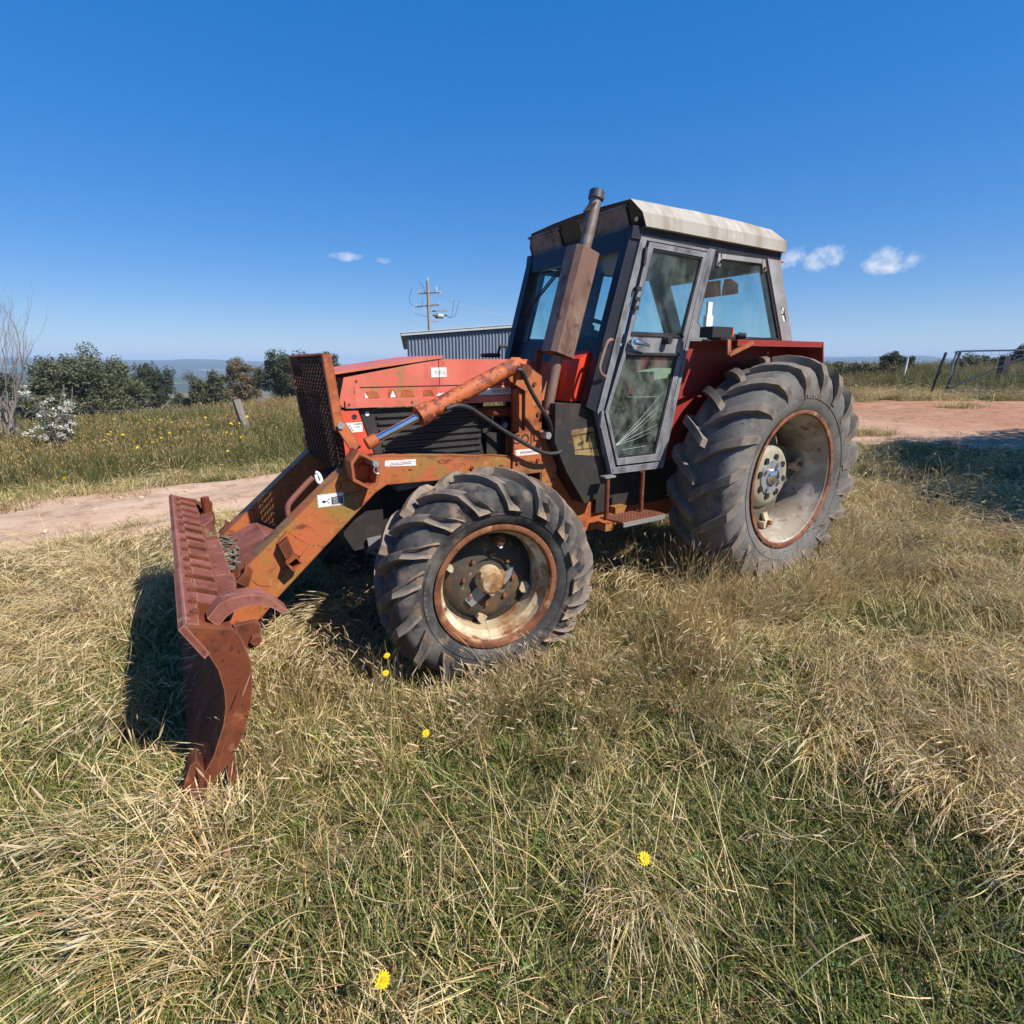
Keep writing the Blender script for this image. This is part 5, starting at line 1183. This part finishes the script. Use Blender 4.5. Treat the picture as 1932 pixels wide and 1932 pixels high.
# stems lean with the wind, mostly towards the camera and to the left
def face_dry(x, y, n): return np.arctan2(.75, .55) + rng.normal(0, .35, n) + 2.2 * (fbm(x, y, .5, 30) - .5)
lay('dry_grass', C_DRY, 7, [(1.3, 2.8, .32, .85), (2.8, 4.6, .32, .95), (4.6, 8, .42, 1.1), (8, 20, .8, 1.4)], k_dry, 'bleached long dry grass bent over by the wind in patches', .06, face=face_dry, idxf=i_dry)
def k_wheel(x, y):
    a = (x > 1.9) & (x < 3.0) & (y > 1.02) & (y < 1.34); b = (x > -.7) & (x < .8) & (y > 1.08) & (y < 1.5); c = (x > 3.65) & (x < 4.15) & (y > 1.15) & (y < 1.45)
    return np.where(a | b, .9, np.where(c, .6, 0))
lay('wheel_side_grass', C_WHEEL, 5, [(1.2, 7, .085, 1.0)], k_wheel, 'longer tufts of grass standing against the near tyres and the blade end', .12)
lay('grass_stalks', C_STALK, 5, [(1.0, 3, .30, 1.0), (3, 5, .30, 1.0), (5, 12, .5, 1.1)], lambda x, y: np.where(clear(x, y, .05) & ~field_side(x, y) & (track_dist(x, y) > .1), .15 + .6 * fbm(x, y, 1.1, 40), 0), 'single tall dry grass stalks with seed heads', .2)
# the paddock beyond the track, and the long grass behind the gate
def k_tall(x, y):
    ys = -18.5 + .5 * np.clip(x, -30, 14)
    td = track_dist(x, y)
    a = np.where((y < -6.2) & (x > -9), sstep(.5, 1.7, td + .9 * (fbm(x, y, .8, 50) - .5)), 0)
    b = np.where((x <= -9) & ((x < -16.0) | (y < -5.5)), sstep(.1, .9, td), 0)
    return np.maximum(a, b) * (y > ys - 12)
def i_tall(x, y, n): return (6 * np.clip(.38 + 1.6 * (fbm(x, y, .30, 60) - .5), 0, 1) + rng.normal(0, .9, n) - 2.2 * np.exp(-((y + 8.2) / 1.3) ** 2) * sstep(.4, .6, fbm(x, y, .6, 66))).astype(int)
lay('tall_grass', C_TALL, 6, [(8, 13, .30, .62), (13, 20, .34, .70), (20, 34, .5, .80), (34, 60, .9, 1.25)], k_tall, 'tall golden green paddock grass beyond the dirt track', .12, idxf=i_tall)
lay('verge_grass', C_TURF, 14, [(8, 14, .36, 1.15), (14, 22, .6, 1.7)], lambda x, y: np.where((y < -6.0) & (x > -12), sstep(-.15, .3, track_dist(x, y) + 1.2 * (fbm(x, y, 1.1, 70) - .5)) * sstep(2.6, 1.4, track_dist(x, y)), 0), 'short green verge grass along the far edge of the track', .05,
    idxf=lambda x, y, n: rng.integers(2, 11, n))
C_GRAVEL = collection('gravel', SM)
lay('gravel', C_GRAVEL, 5, [(5.5, 10, .075, .012), (10, 20, .15, .022)], lambda x, y: np.where(track_dist(x, y) < .05, .25 + .75 * (fbm(x, y, 1.2, 90) > .5), 0) * .8, 'fine pale gravel scattered over the dirt track', .4)
# ================================================================== FENCE, GATE, SHED, POLE
def post_obj(name, base, top, r0, r1, mat, label, group, n=7):
    def f(b):
        path = [Vector(base).lerp(Vector(top), t) for t in (0, .3, .65, 1)]
        a_tube(b, path, [r0, r0 * .97, (r0 + r1) / 2, r1], n)
        for v in b.verts: v.co += Vector((random.uniform(-1, 1), random.uniform(-1, 1), 0)) * r0 * .12
    o = part(name, mat, None, f, smooth=40)
    return tag(o, label, 'fence post', group)
def gp(x, y, dz=0): return (x, y, HH(x, y) + dz)
P1 = gp(1.98, -12.4, -.2); P2 = gp(7.05, -15.5, -.2)
post_obj('fence_post', P1, (2.17, -12.72, .74), .115, .10, 'post', 'leaning grey timber fence post rising from the yellow flowers', 'timber fence posts on the left')
post_obj('fence_post', P2, (7.30, -15.7, .70), .11, .10, 'post', 'weathered fence post among the bare branches at the left edge', 'timber fence posts on the left')
def wire(name, pts, r, label, group=None, mat='galv'):
    o = tube(name, pts, r, mat, None, 5, 0); return tag(o, label, 'wire', group)
wire('fence_wire', [(-9, -6.7 - 1.2, .75), (2.15, -12.7, .52), (7.25, -15.6, .46), (14, -19, .2)], .004, 'single slack wire strung between the left fence posts')
post_obj('fence_post', gp(-21.8, -7.25, -.1), (-22.2, -7.35, HH(-21.8, -7.25) + 1.0), .05, .05, 'whitepost', 'thin pale post leaning in the grass left of the gate', 'posts by the gate')
GX, GY = -15.45, -3.45
post_obj('gate_post', gp(GX + .35, GY - .30, -.1), (GX + .06, GY - .20, HH(GX, GY) + 1.22), .035, .035, 'darksteel', 'outer of two thin dark steel posts leaning beside the gate', 'posts by the gate', 8)
post_obj('gate_post', gp(GX + .12, GY - .02, -.1), (GX - .18, GY + .05, HH(GX, GY) + 1.22), .035, .035, 'darksteel', 'inner dark steel post leaning against the gate end', 'posts by the gate', 8)
post_obj('strainer_post', gp(-22.8, -4.4, -.1), (-22.8, -4.4, HH(-22.8, -4.4) + 1.02), .16, .15, 'darksteel', 'thick dark timber post standing behind the gate mesh', 'posts by the gate', 9)
gate = tag(empty('farm_gate', gp(GX, GY, .10)), 'galvanised pipe farm gate with diagonal braces and wire mesh', 'gate')
gd_ = Vector((-.55, 3.9, 0)); gu = gd_.normalized(); gz = HH(GX, GY) + .07
def G(t, h): return Vector((0, 0, .07)) + gu * t + Vector((-.03 * h, 0, h))
part('gate_frame', 'galv', gate, lambda b: (a_tube(b, smooth_path([G(0, 0), G(0, .85), G(.03, 1.0), G(.16, 1.08), G(2.0, 1.08), G(3.9, 1.08)], 5), .024, 10), a_tube(b, [G(0, 0), G(3.9, 0)], .024, 10)))
part('gate_brace', 'galv', gate, lambda b: a_tube(b, [G(0, .05), G(1.75, 1.07)], .02, 8))
part('gate_brace', 'galv', gate, lambda b: a_tube(b, [G(1.80, 1.07), G(3.5, .05)], .02, 8))
def gmesh(b):
    for k in range(22): a_tube(b, [G(.17 * k + .1, 0), G(.17 * k + .1, 1.06)], .0035, 4)
    for k in range(6): a_tube(b, [G(0, .17 * k + .12), G(3.9, .17 * k + .12)], .0035, 4)
part('gate_mesh', 'galv', gate, gmesh, smooth=0)

# corrugated shed
shed = tag(empty('shed', gp(-10.6, -25)), 'blue grey corrugated steel shed behind the tractor bonnet', 'shed')
sz = shed.location.z; SO = shed.location
A = Vector((-8.25, -26.66, 0)); B = Vector((-14.85, -23.88, 0)); sd = (B - A).normalized(); sn = Vector((sd.y, -sd.x, 0))
if sn.dot(Vector((CAM.x, CAM.y, 0)) - A) < 0: sn = -sn
Lw = (B - A).length - .15
def swall(b):
    n = int(Lw / .19 * 2)
    rows = []
    for k in range(n + 1):
        t = Lw * k / n; top = 3.24 + .60 * t / Lw; off = .035 * (1 if k % 2 else -1)
        p = A + sd * (t) + sn * off
        rows.append((b.verts.new((p.x - SO.x, p.y - SO.y, -1.0)), b.verts.new((p.x - SO.x, p.y - SO.y, top - SO.z))))
    for a, c in zip(rows, rows[1:]): b.faces.new((a[0], c[0], c[1], a[1]))
part('corrugated_wall', 'shedwall', shed, swall, smooth=0)
part('end_wall', 'shedwall', shed, lambda b: a_prism(b, [((A - sn * d).x - SO.x, (A - sn * d).y - SO.y) for d in (.03, 7)] + [((A + sd * .05 - sn * d).x - SO.x, (A + sd * .05 - sn * d).y - SO.y) for d in (7, .03)], -1.0, 3.0 - SO.z, plane='xy'))
part('end_wall', 'shedwall', shed, lambda b: a_prism(b, [((A + sd * Lw - sn * d).x - SO.x, (A + sd * Lw - sn * d).y - SO.y) for d in (.03, 7)] + [((A + sd * (Lw - .05) - sn * d).x - SO.x, (A + sd * (Lw - .05) - sn * d).y - SO.y) for d in (7, .03)], -1.0, 3.0 - SO.z, plane='xy'))
def sroof(b):
    q = []
    for t, n_, z in ((-.35, .22, 3.38), (Lw + .25, .22, 3.99), (Lw + .25, -7, 3.3), (-.35, -7, 2.7)):
        p = A + sd * t + sn * n_; q.append((p.x - SO.x, p.y - SO.y, z - SO.z))
    lo = [b.verts.new((x, y, z - .05)) for x, y, z in q]; hi = [b.verts.new(v) for v in q]
    b.faces.new(hi); b.faces.new(lo[::-1])
    for i in range(4): b.faces.new((lo[i], lo[(i + 1) % 4], hi[(i + 1) % 4], hi[i]))
part('shed_roof', 'shedtrim', shed, sroof)
part('gutter', 'shedtrim', shed, lambda b: a_bar(b, A + sd * -.3 + sn * .13 + Vector((0, 0, 3.27)) - SO, A + sd * (Lw + .2) + sn * .13 + Vector((0, 0, 3.87)) - SO, .12, .15), bevel=.01)

# power pole
px0, py0 = -18.5, -46.3
pole = tag(empty('power_pole', gp(px0, py0)), 'timber power pole with crossarms and switchgear beyond the shed', 'power pole')
pz = pole.location.z
def Z(z): return z - pz
rgt = Vector((CR[0][0], CR[0][1], 0)).normalized(); dep = Vector((CR[2][0], CR[2][1], 0)).normalized()
tube('pole_shaft', [(0, 0, -.5), (0, 0, Z(9.15))], [.19, .13], 'polewood', pole, 12)
def arm_(name, z, l, r, dz=0.0, dd=.5, th=.12):
    return part(name, 'polewood', pole, lambda b: a_bar(b, rgt * l + dep * dd * l + Vector((0, 0, Z(z) - dz)), rgt * r + dep * dd * r + Vector((0, 0, Z(z) + dz)), th, th), bevel=.01)
a1 = arm_('crossarm', 8.12, -.92, 1.15, .02, -.25); a2 = arm_('crossarm', 7.0, -1.3, 1.05, .06, -.25); a3 = arm_('crossarm', 6.55, 0, 1.7, .04, .2); a4 = arm_('crossarm', 5.6, 0, .8, .0, .2, .08)
def ins(x, z, h=.36, mat='porcelain', dd=-.25):
    p = rgt * x + dep * dd * x
    part('insulator', mat, pole, lambda b: a_lathe(b, [(0, .05), (h * .25, .055), (h * .3, .075), (h * .5, .05), (h * .55, .075), (h * .8, .05), (h, .045)], 10, axis='z', c=(p.x, p.y, Z(z))))
ins(-.9, 8.15, .45); ins(.8, 8.2, .5); ins(0, 9.1, .4); ins(1.0, 7.08, .18); ins(-1.25, 6.98, .15)
for x in (.95, 1.15): ins(x, 8.06, .22)
def tr_(b): 
    p = rgt * 1.05 + dep * .2
    a_tube(b, [p - rgt * .45 + Vector((0, 0, Z(6.12))), p + rgt * .30 + Vector((0, 0, Z(6.06)))], .21, 14)
sw = part('switch_tank', 'whitepost', pole, tr_)
part('tank_cover', 'stemgreen', pole, lambda b: a_tube(b, [rgt * .58 + dep * .2 + Vector((0, 0, Z(6.13))), rgt * .86 + dep * .2 + Vector((0, 0, Z(6.10)))], .225, 14))
for x in (.35, 1.45): part('bushing', 'redbrown', pole, lambda b: a_tube(b, [rgt * x + dep * .2 + Vector((0, 0, Z(6.20))), rgt * (x + (.25 if x > 1 else .2)) + dep * .2 + Vector((0, 0, Z(6.12)))], .08, 8))
part('fuse_holder', 'porcelain', pole, lambda b: (a_bar(b, rgt * -1.55 + Vector((0, 0, Z(6.95))), rgt * -1.32 + Vector((0, 0, Z(6.35))), .07, .07), a_bar(b, rgt * -.45 + Vector((0, 0, Z(6.95))), rgt * -.28 + Vector((0, 0, Z(6.4))), .07, .07), a_bar(b, rgt * .02 + Vector((0, 0, Z(7.1))), rgt * .25 + Vector((0, 0, Z(6.45))), .07, .07)))
def wl_(pts): return smooth_path([rgt * x + dep * d + Vector((0, 0, Z(z))) for x, d, z in pts], 6)
for pts in ([(-1.5, 0, 6.95), (-1.75, 0, 7.4), (-1.7, 0, 8.0), (-1.45, 0, 8.55)], [(-.55, 0, 6.95), (-.6, 0, 7.3), (-.5, 0, 7.6)], [(-.25, 0, 8.1), (-.45, 0, 8.7), (-.85, 0, 9.15)], [(-1.35, 0, 6.35), (-.7, 0, 6.15), (-.05, 0, 6.0)], [(1.7, .2, 6.05), (2.1, .2, 6.1), (2.3, .2, 7.0), (2.45, .2, 7.55)], [(1.75, .2, 5.95), (2.4, .2, 6.1), (2.7, .2, 6.9), (2.85, .2, 7.5)]):
    part('jumper_wire', 'rubberhose', pole, lambda b: a_tube(b, wl_(pts), .018, 5))
wire('power_line', [(px0 + (rgt * 1.1).x, py0 + (rgt * 1.1).y, 8.1), (px0 + (rgt * 1.8 + dep * 6).x, py0 + (rgt * 1.8 + dep * 6).y, 7.9), (px0 + (rgt * 7 + dep * 40).x, py0 + (rgt * 7 + dep * 40).y, 9.2)], .02, 'upper power line running off to the right of the pole', 'power lines', 'porcelain')

# ================================================================== TREES AND SHRUBS
def leaf_mesh(name, centres, per, spread, size, cols, droop=.0, mat='leaves'):
    V = []; F = []; C = []
    for c, rad_, shade in centres:
        for _ in range(int(per)):
            d = Vector((random.gauss(0, 1), random.gauss(0, 1), random.gauss(0, .8)))
            d = d.normalized() * (random.random() ** .5) * rad_
            p = Vector(c) + d
            u = Vector((random.gauss(0, 1), random.gauss(0, 1), random.gauss(0, .6) - droop)).normalized()
            w = u.cross(Vector((random.gauss(0, 1), random.gauss(0, 1), random.gauss(0, 1)))).normalized()
            s = size * random.uniform(.6, 1.4); b = len(V)
            V += [p - u * s, p + w * s * .38, p + u * s, p - w * s * .38]
            F.append((b, b + 1, b + 2, b + 3)); C.append(jit(random.choice(cols), .22))
    me = bpy.data.meshes.new(name); me.from_pydata([tuple(v) for v in V], [], F); me.update()
    at = me.attributes.new('tint', 'FLOAT_COLOR', 'FACE'); at.data.foreach_set('color', np.array([(*c, 1) for c in C], dtype=np.float32).ravel())
    me.materials.append(M[mat]); return me
GUM = [(.105, .115, .055), (.080, .092, .045), (.13, .135, .07), (.062, .074, .036), (.15, .14, .075)]
DARKG = [(.050, .066, .028), (.065, .080, .036), (.038, .050, .022)]
BROWNL = [(.26, .15, .09), (.20, .12, .07), (.10, .09, .05)]
def tree(name, label, cat, loc, h, rx, ry, cols, clumps=60, per=85, size=.17, base=.25, trunk=.16, group=None, flat=.55, limbs=7):
    root = tag(empty(name, gp(*loc, -.1)), label, cat, group)
    cz = h * (base + (1 - base) * .52); rz = h * (1 - base) * .5
    cs = []
    for _ in range(int(clumps * 1.5)):
        d = Vector((random.gauss(0, 1), random.gauss(0, 1), random.gauss(0, 1))).normalized() * (random.uniform(.35, 1) ** .6)
        lump = .80 + .35 * mnoise.noise(d * 2.2 + Vector((loc[0], loc[1], h)))
        cs.append(((d.x * rx * lump, d.y * ry * lump, cz + d.z * rz * lump), random.uniform(.40, .75) * flat * (rx + rz) / 2.6, 1))
    link('crown', leaf_mesh('crown', cs, per * 2.4, 1, size * .66, cols), None, root)
    def tk(b):
        top = Vector((random.uniform(-.2, .2), random.uniform(-.2, .2), h * .62))
        a_tube(b, smooth_path([(0, 0, -.3), (random.uniform(-.1, .1), random.uniform(-.1, .1), h * .25), top], 4), [trunk * (1 - .6 * k / 8) for k in range(9)], 9)
        for _ in range(limbs):
            t = random.uniform(.25, .95); s = Vector((0, 0, 0)).lerp(top, t); c = random.choice(cs)[0]
            a_tube(b, smooth_path([s, s.lerp(Vector(c), .5) + Vector((0, 0, .2)), Vector(c)], 3), [trunk * .45 * (1 - .11 * k) for k in range(7)], 6)
    part('trunk', 'bark', root, tk, smooth=60)
    return root
GRP = 'gum trees beyond the left paddock'
tree('gum_tree', 'broad grey green gum tree, largest of the row behind the paddock', 'tree', (9.2, -54), 7.9, 4.9, 4.5, GUM, 150, 110, .17, .10, group=GRP, flat=.42)
tree('gum_tree', 'dark slender gum with clumpy top right of the broad gum', 'tree', (4.6, -58), 7.6, 2.3, 2.2, DARKG + BROWNL[2:], 34, 85, .16, .30, group=GRP, flat=.5)
tree('gum_tree', 'small dark gum partly hidden behind the bare branches at left', 'tree', (14.6, -57), 7.6, 2.6, 2.4, DARKG + GUM[:1], 40, 80, .17, .2, group=GRP)
tree('gum_tree', 'low olive gum between the dark slender gum and the fence post', 'tree', (0.4, -50), 5.4, 2.0, 2.2, GUM + BROWNL[2:], 55, 85, .15, .1, group=GRP, flat=.45)
tree('gum_tree', 'gum tree with pinkish brown dry foliage above the leaning post', 'tree', (-2.6, -54), 6.6, 2.1, 2.2, GUM[:3] + BROWNL[:2], 55, 85, .15, .1, group=GRP, flat=.42)
tree('gum_tree', 'dark green gum just left of the front guard mesh', 'tree', (-5.6, -48), 5.8, 2.9, 2.6, DARKG + GUM[:2], 70, 85, .15, .08, group=GRP, flat=.45)
tree('gum_tree', 'low dark shrubby gum under the broad gum at left', 'tree', (13.2, -44), 3.2, 2.6, 2.2, DARKG + GUM[:2], 45, 80, .15, .05, group=GRP, flat=.45)
tree('gum_tree', 'dark gum half hidden behind the guard and bonnet', 'tree', (-9.5, -52), 5.2, 2.6, 2.4, DARKG + GUM[:2], 50, 80, .15, .08, group=GRP, flat=.45)
tree('gum_tree', 'small low gum filling the gap right of the broad gum', 'tree', (2.6, -52), 4.2, 1.7, 1.8, GUM + DARKG[:1], 34, 80, .15, .05, group=GRP, flat=.45)
GR2 = 'bushes along the right horizon'
tree('bush', 'rounded dark bush on the skyline left of the gate', 'bush', (-32, -11.9), 1.55, 1.35, 1.2, DARKG, 34, 90, .08, .0, .08, GR2, .42, 4)
tree('bush', 'ragged olive bush behind the rear wheel on the right', 'bush', (-22.5, -9.6), 1.0, 1.3, 1.0, GUM + OLIVE, 26, 90, .07, .0, .06, GR2, .42, 4)
tree('bush', 'small brown topped bush between rear wheel and dark bush', 'bush', (-24.5, -9.3), 1.0, .7, .7, GUM[:3] + BROWNL, 16, 80, .07, .0, .06, GR2, .42, 4)
tree('bush', 'pale little bush just left of the gate end', 'bush', (-33.5, -9.0), 1.25, .7, .6, GUM, 14, 80, .08, .0, .06, GR2, .42, 4)
tree('bush', 'dark bush on the skyline behind the gate at the right edge', 'bush', (-46, -9.4), 2.4, 3.2, 2.0, DARKG + GUM[:2], 44, 80, .12, .0, .08, GR2, .42, 4)
tree('bush', 'low olive bush under the gate brace in the distance', 'bush', (-42, -11.2), 1.5, 2.2, 1.5, GUM + OLIVE, 30, 80, .11, .0, .08, GR2, .42, 4)
tree('shade_tree', 'tree out of the frame at right that shades the grass', 'tree', (-8.6, 4.7), 6.0, 3.4, 1.9, GUM, 90, 130, .10, .35, .2)
tree('shade_tree', 'smaller tree out of the frame at right whose shade reaches the rear wheel', 'tree', (-5.2, 4.9), 4.8, 1.4, .9, GUM, 45, 130, .09, .4, .14)

# bare shrub at the left edge
def bare(b):
    def grow(p, d, L_, r, lev):
        q = [p]; n = 5
        for i in range(n):
            d = (d + Vector((random.gauss(0, .10), random.gauss(0, .10), .05))).normalized(); q.append(q[-1] + d * L_ / n)
        a_tube(b, q, [r * (1 - .55 * i / n) for i in range(n + 1)], 5)
        if lev < 4:
            for _ in range(random.randint(2, 3) if lev else 4):
                i = random.randint(2, n); dd = (d + Vector((random.gauss(0, .30), random.gauss(0, .30), random.uniform(.2, .7)))).normalized()
                grow(q[i], dd, L_ * random.uniform(.5, .8), r * .5, lev + 1)
    for k in range(6):
        grow(Vector((random.uniform(-.25, .25), random.uniform(-.25, .25), 0)), Vector((random.uniform(-.25, .25), random.uniform(-.25, .25), 1)).normalized(), random.uniform(1.5, 2.3), .024, 0)
bs = tag(empty('bare_shrub', gp(7.0, -14.2, -.1)), 'leafless grey shrub with thin upright branches at the left edge', 'shrub')
part('branches', 'bark', bs, bare, smooth=60)
# white flowering shrub
wsb = tag(empty('flowering_shrub', gp(5.8, -11.7, -.1)), 'shrub covered in clusters of white flowers beside the bare shrub', 'shrub')
wc = []
M['whitepetal'] = foliage('white_petals', trans=.3, hue_var=.02)
stems = []
for k in range(18):
    a = U(0, 6.28); hh = U(.6, 1.75); rr = U(.10, .60)
    tip = Vector((rr * math.cos(a), rr * math.sin(a), hh)); stems.append(tip)
    for j in range(6):
        t = U(.35, 1); wc.append((tip * t + Vector((U(-.1, .1), U(-.1, .1), U(-.05, .08))), U(.03, .08), 1))
link('white_flowers', leaf_mesh('white_flowers', wc, 30, 1, .028, [(.72, .70, .62), (.62, .60, .52), (.50, .48, .40)], mat='whitepetal'), None, wsb)
link('leaves', leaf_mesh('leaves', [(t * U(.3, .95), .22, 1) for t in stems for _ in range(3)], 22, 1, .03, DARKG + GUM), None, wsb)
part('stems', 'bark', wsb, lambda b: [a_tube(b, [(0, 0, -.1), tuple(t * .5 + Vector((U(-.1, .1), U(-.1, .1), .1))), tuple(t)], [.02, .013, .005], 5) for t in stems])

# ================================================================== FLOWERS AND LEAVES
def daisy_mesh(r):
    bm = bmesh.new()
    n = 15
    for ring_, rr, zz in ((0, r, .0), (1, r * .68, r * .16)):
        for k in range(n):
            a = 2 * math.pi * (k + .5 * ring_) / n; w = r * .20
            d = Vector((math.cos(a), math.sin(a), 0)); s = Vector((-d.y, d.x, 0)); up = Vector((0, 0, random.uniform(-.05, .18) * r + zz))
            vs_ = [bm.verts.new(d * rr * .1 + Vector((0, 0, zz))), bm.verts.new(d * rr * .6 - s * w + up), bm.verts.new(d * rr + up), bm.verts.new(d * rr * .6 + s * w + up)]
            bm.faces.new(vs_)
    me = bpy.data.meshes.new('petals'); bm.to_mesh(me); bm.free(); me.materials.append(M['petal']); return me
def daisy(loc, top, label, r=.021, tilt=(.5, .4), group='yellow daisies in the near grass'):
    root = tag(empty('daisy', loc), label, 'flower', group)
    head = link('petals', daisy_mesh(r), None, root); head.location = top; head.rotation_euler = (tilt[0], tilt[1], 0)
    c = part('flower_centre', 'petal2', root, lambda b: a_lathe(b, [(-r * .1, r * .2), (r * .22, r * .32), (r * .30, 0)], 10, axis='z')); c.location = top; c.rotation_euler = (tilt[0], tilt[1], 0)
    tube('stem', [(0, 0, -.02), (top[0] * .6, top[1] * .6, top[2] * .5), top], .0016, 'stemgreen', root, 5, 3)
def at_z(u, v, z):
    d = Vector([CR[0][i] * (u - 966) / 1008.87 + CR[1][i] * (v - 966) / 1008.87 + CR[2][i] for i in range(3)]); return CAM + d * ((z - CAM.z) / d.z)
for (u, v, z, lab) in ((722, 1849, .17, 'yellow daisy nearest the camera, low and left of centre'), (1215, 1620, .20, 'yellow daisy right of centre beside long dry stalks'), (803, 1384, .26, 'small yellow daisy in the grass below the front wheel'),
                       (730, 1237, .30, 'upper of two small yellow daisies left of the front wheel base'), (728, 1270, .27, 'lower of two small yellow daisies left of the front wheel base')):
    p = at_z(u, v, z); g = HH(p.x, p.y); daisy((p.x - .02, p.y - .02, g), (.02, .02, z - g), lab, .021 if v > 1500 else .017, (-.35, .35))
pm = daisy_mesh(.036)
def far_flower(x, y, z, lab, grp):
    o = link('wildflower', pm, None); o.location = (x, y, z); o.rotation_euler = (-.7 + U(-.4, .4), U(-.3, .3), U(0, 6)); o.scale = [U(.7, 1.15)] * 3
    tag(o, lab, 'flower', grp)
k = 0
while k < 130:
    x = U(-2.5, 8.0); y = U(-16.5, -7.0)
    if float(track_dist(np.array([x]), np.array([y]))[0]) < .5: continue
    if random.random() > .25 + 1.1 * math.exp(-((x - 3.6) / 2.2) ** 2 - ((y + 12.5) / 2.5) ** 2): continue
    far_flower(x, y, HH(x, y) + U(.30, .48) * (1 if y < -8.5 else .6), 'small yellow wildflower in the tall paddock grass beyond the track', 'yellow wildflowers in the paddock'); k += 1
far_flower(-14.9, -5.6, HH(-14.9, -5.6) + .35, 'lone yellow wildflower in the grass left of the gate', None)
def leaf(x, y, lab, rot, s=.028):
    bm = bmesh.new()
    pts = [(-1, 0, 0), (-.5, .32, .08), (.2, .36, .12), (1, 0, .1), (.2, -.36, .06), (-.5, -.3, .02)]
    vs_ = [bm.verts.new(Vector(p) * s) for p in pts]; m1 = bm.verts.new(Vector((-.4, 0, -.02)) * s); m2 = bm.verts.new(Vector((.3, 0, .02)) * s)
    for f in ((0, m1, 1), ): pass
    bm.faces.new((vs_[0], m1, vs_[1])); bm.faces.new((vs_[1], m1, m2, vs_[2])); bm.faces.new((vs_[2], m2, vs_[3])); bm.faces.new((vs_[3], m2, vs_[4])); bm.faces.new((vs_[4], m2, m1, vs_[5])); bm.faces.new((vs_[5], m1, vs_[0]))
    o = finish(bm, 'dead_leaf', 'deadleaf'); o.location = (x, y, HH(x, y) + .075); o.rotation_euler = rot
    tag(o, lab, 'leaf', 'dry brown leaves in the grass')
for u, v, lab in ((430, 1615, 'dry pinkish brown leaf in the grass below the blade'), (285, 1690, 'small pale pink leaf low at the left'), (1270, 1352, 'reddish leaf in the grass right of the front wheel'), (1730, 1495, 'curled brown leaf in the grass at right'), (60, 1730, 'brown leaf near the left edge of the grass')):
    p = at_z(u, v, .02); leaf(p.x, p.y, lab, (U(-.5, .5), U(-.5, .5), U(0, 6)))

# ================================================================== AIR
def haze_box(b): a_box(b, (-5800, -5800, -95), (5800, 5800, 75))
hz = part('haze', None, None, haze_box, smooth=0)
hm = bpy.data.materials.new('thin_summer_haze'); hm.use_nodes = True
hm.node_tree.nodes.clear()
ho = hm.node_tree.nodes.new('ShaderNodeOutputMaterial'); hv = hm.node_tree.nodes.new('ShaderNodeVolumePrincipled')
hv.inputs['Color'].default_value = (.52, .72, 1.0, 1); hv.inputs['Density'].default_value = .00030; hv.inputs['Anisotropy'].default_value = .0
hm.node_tree.links.new(hv.outputs[0], ho.inputs['Volume'])
hz.data.materials.append(hm)
tag(hz, 'thin blue summer haze over the distant hills', None, kind='stuff')
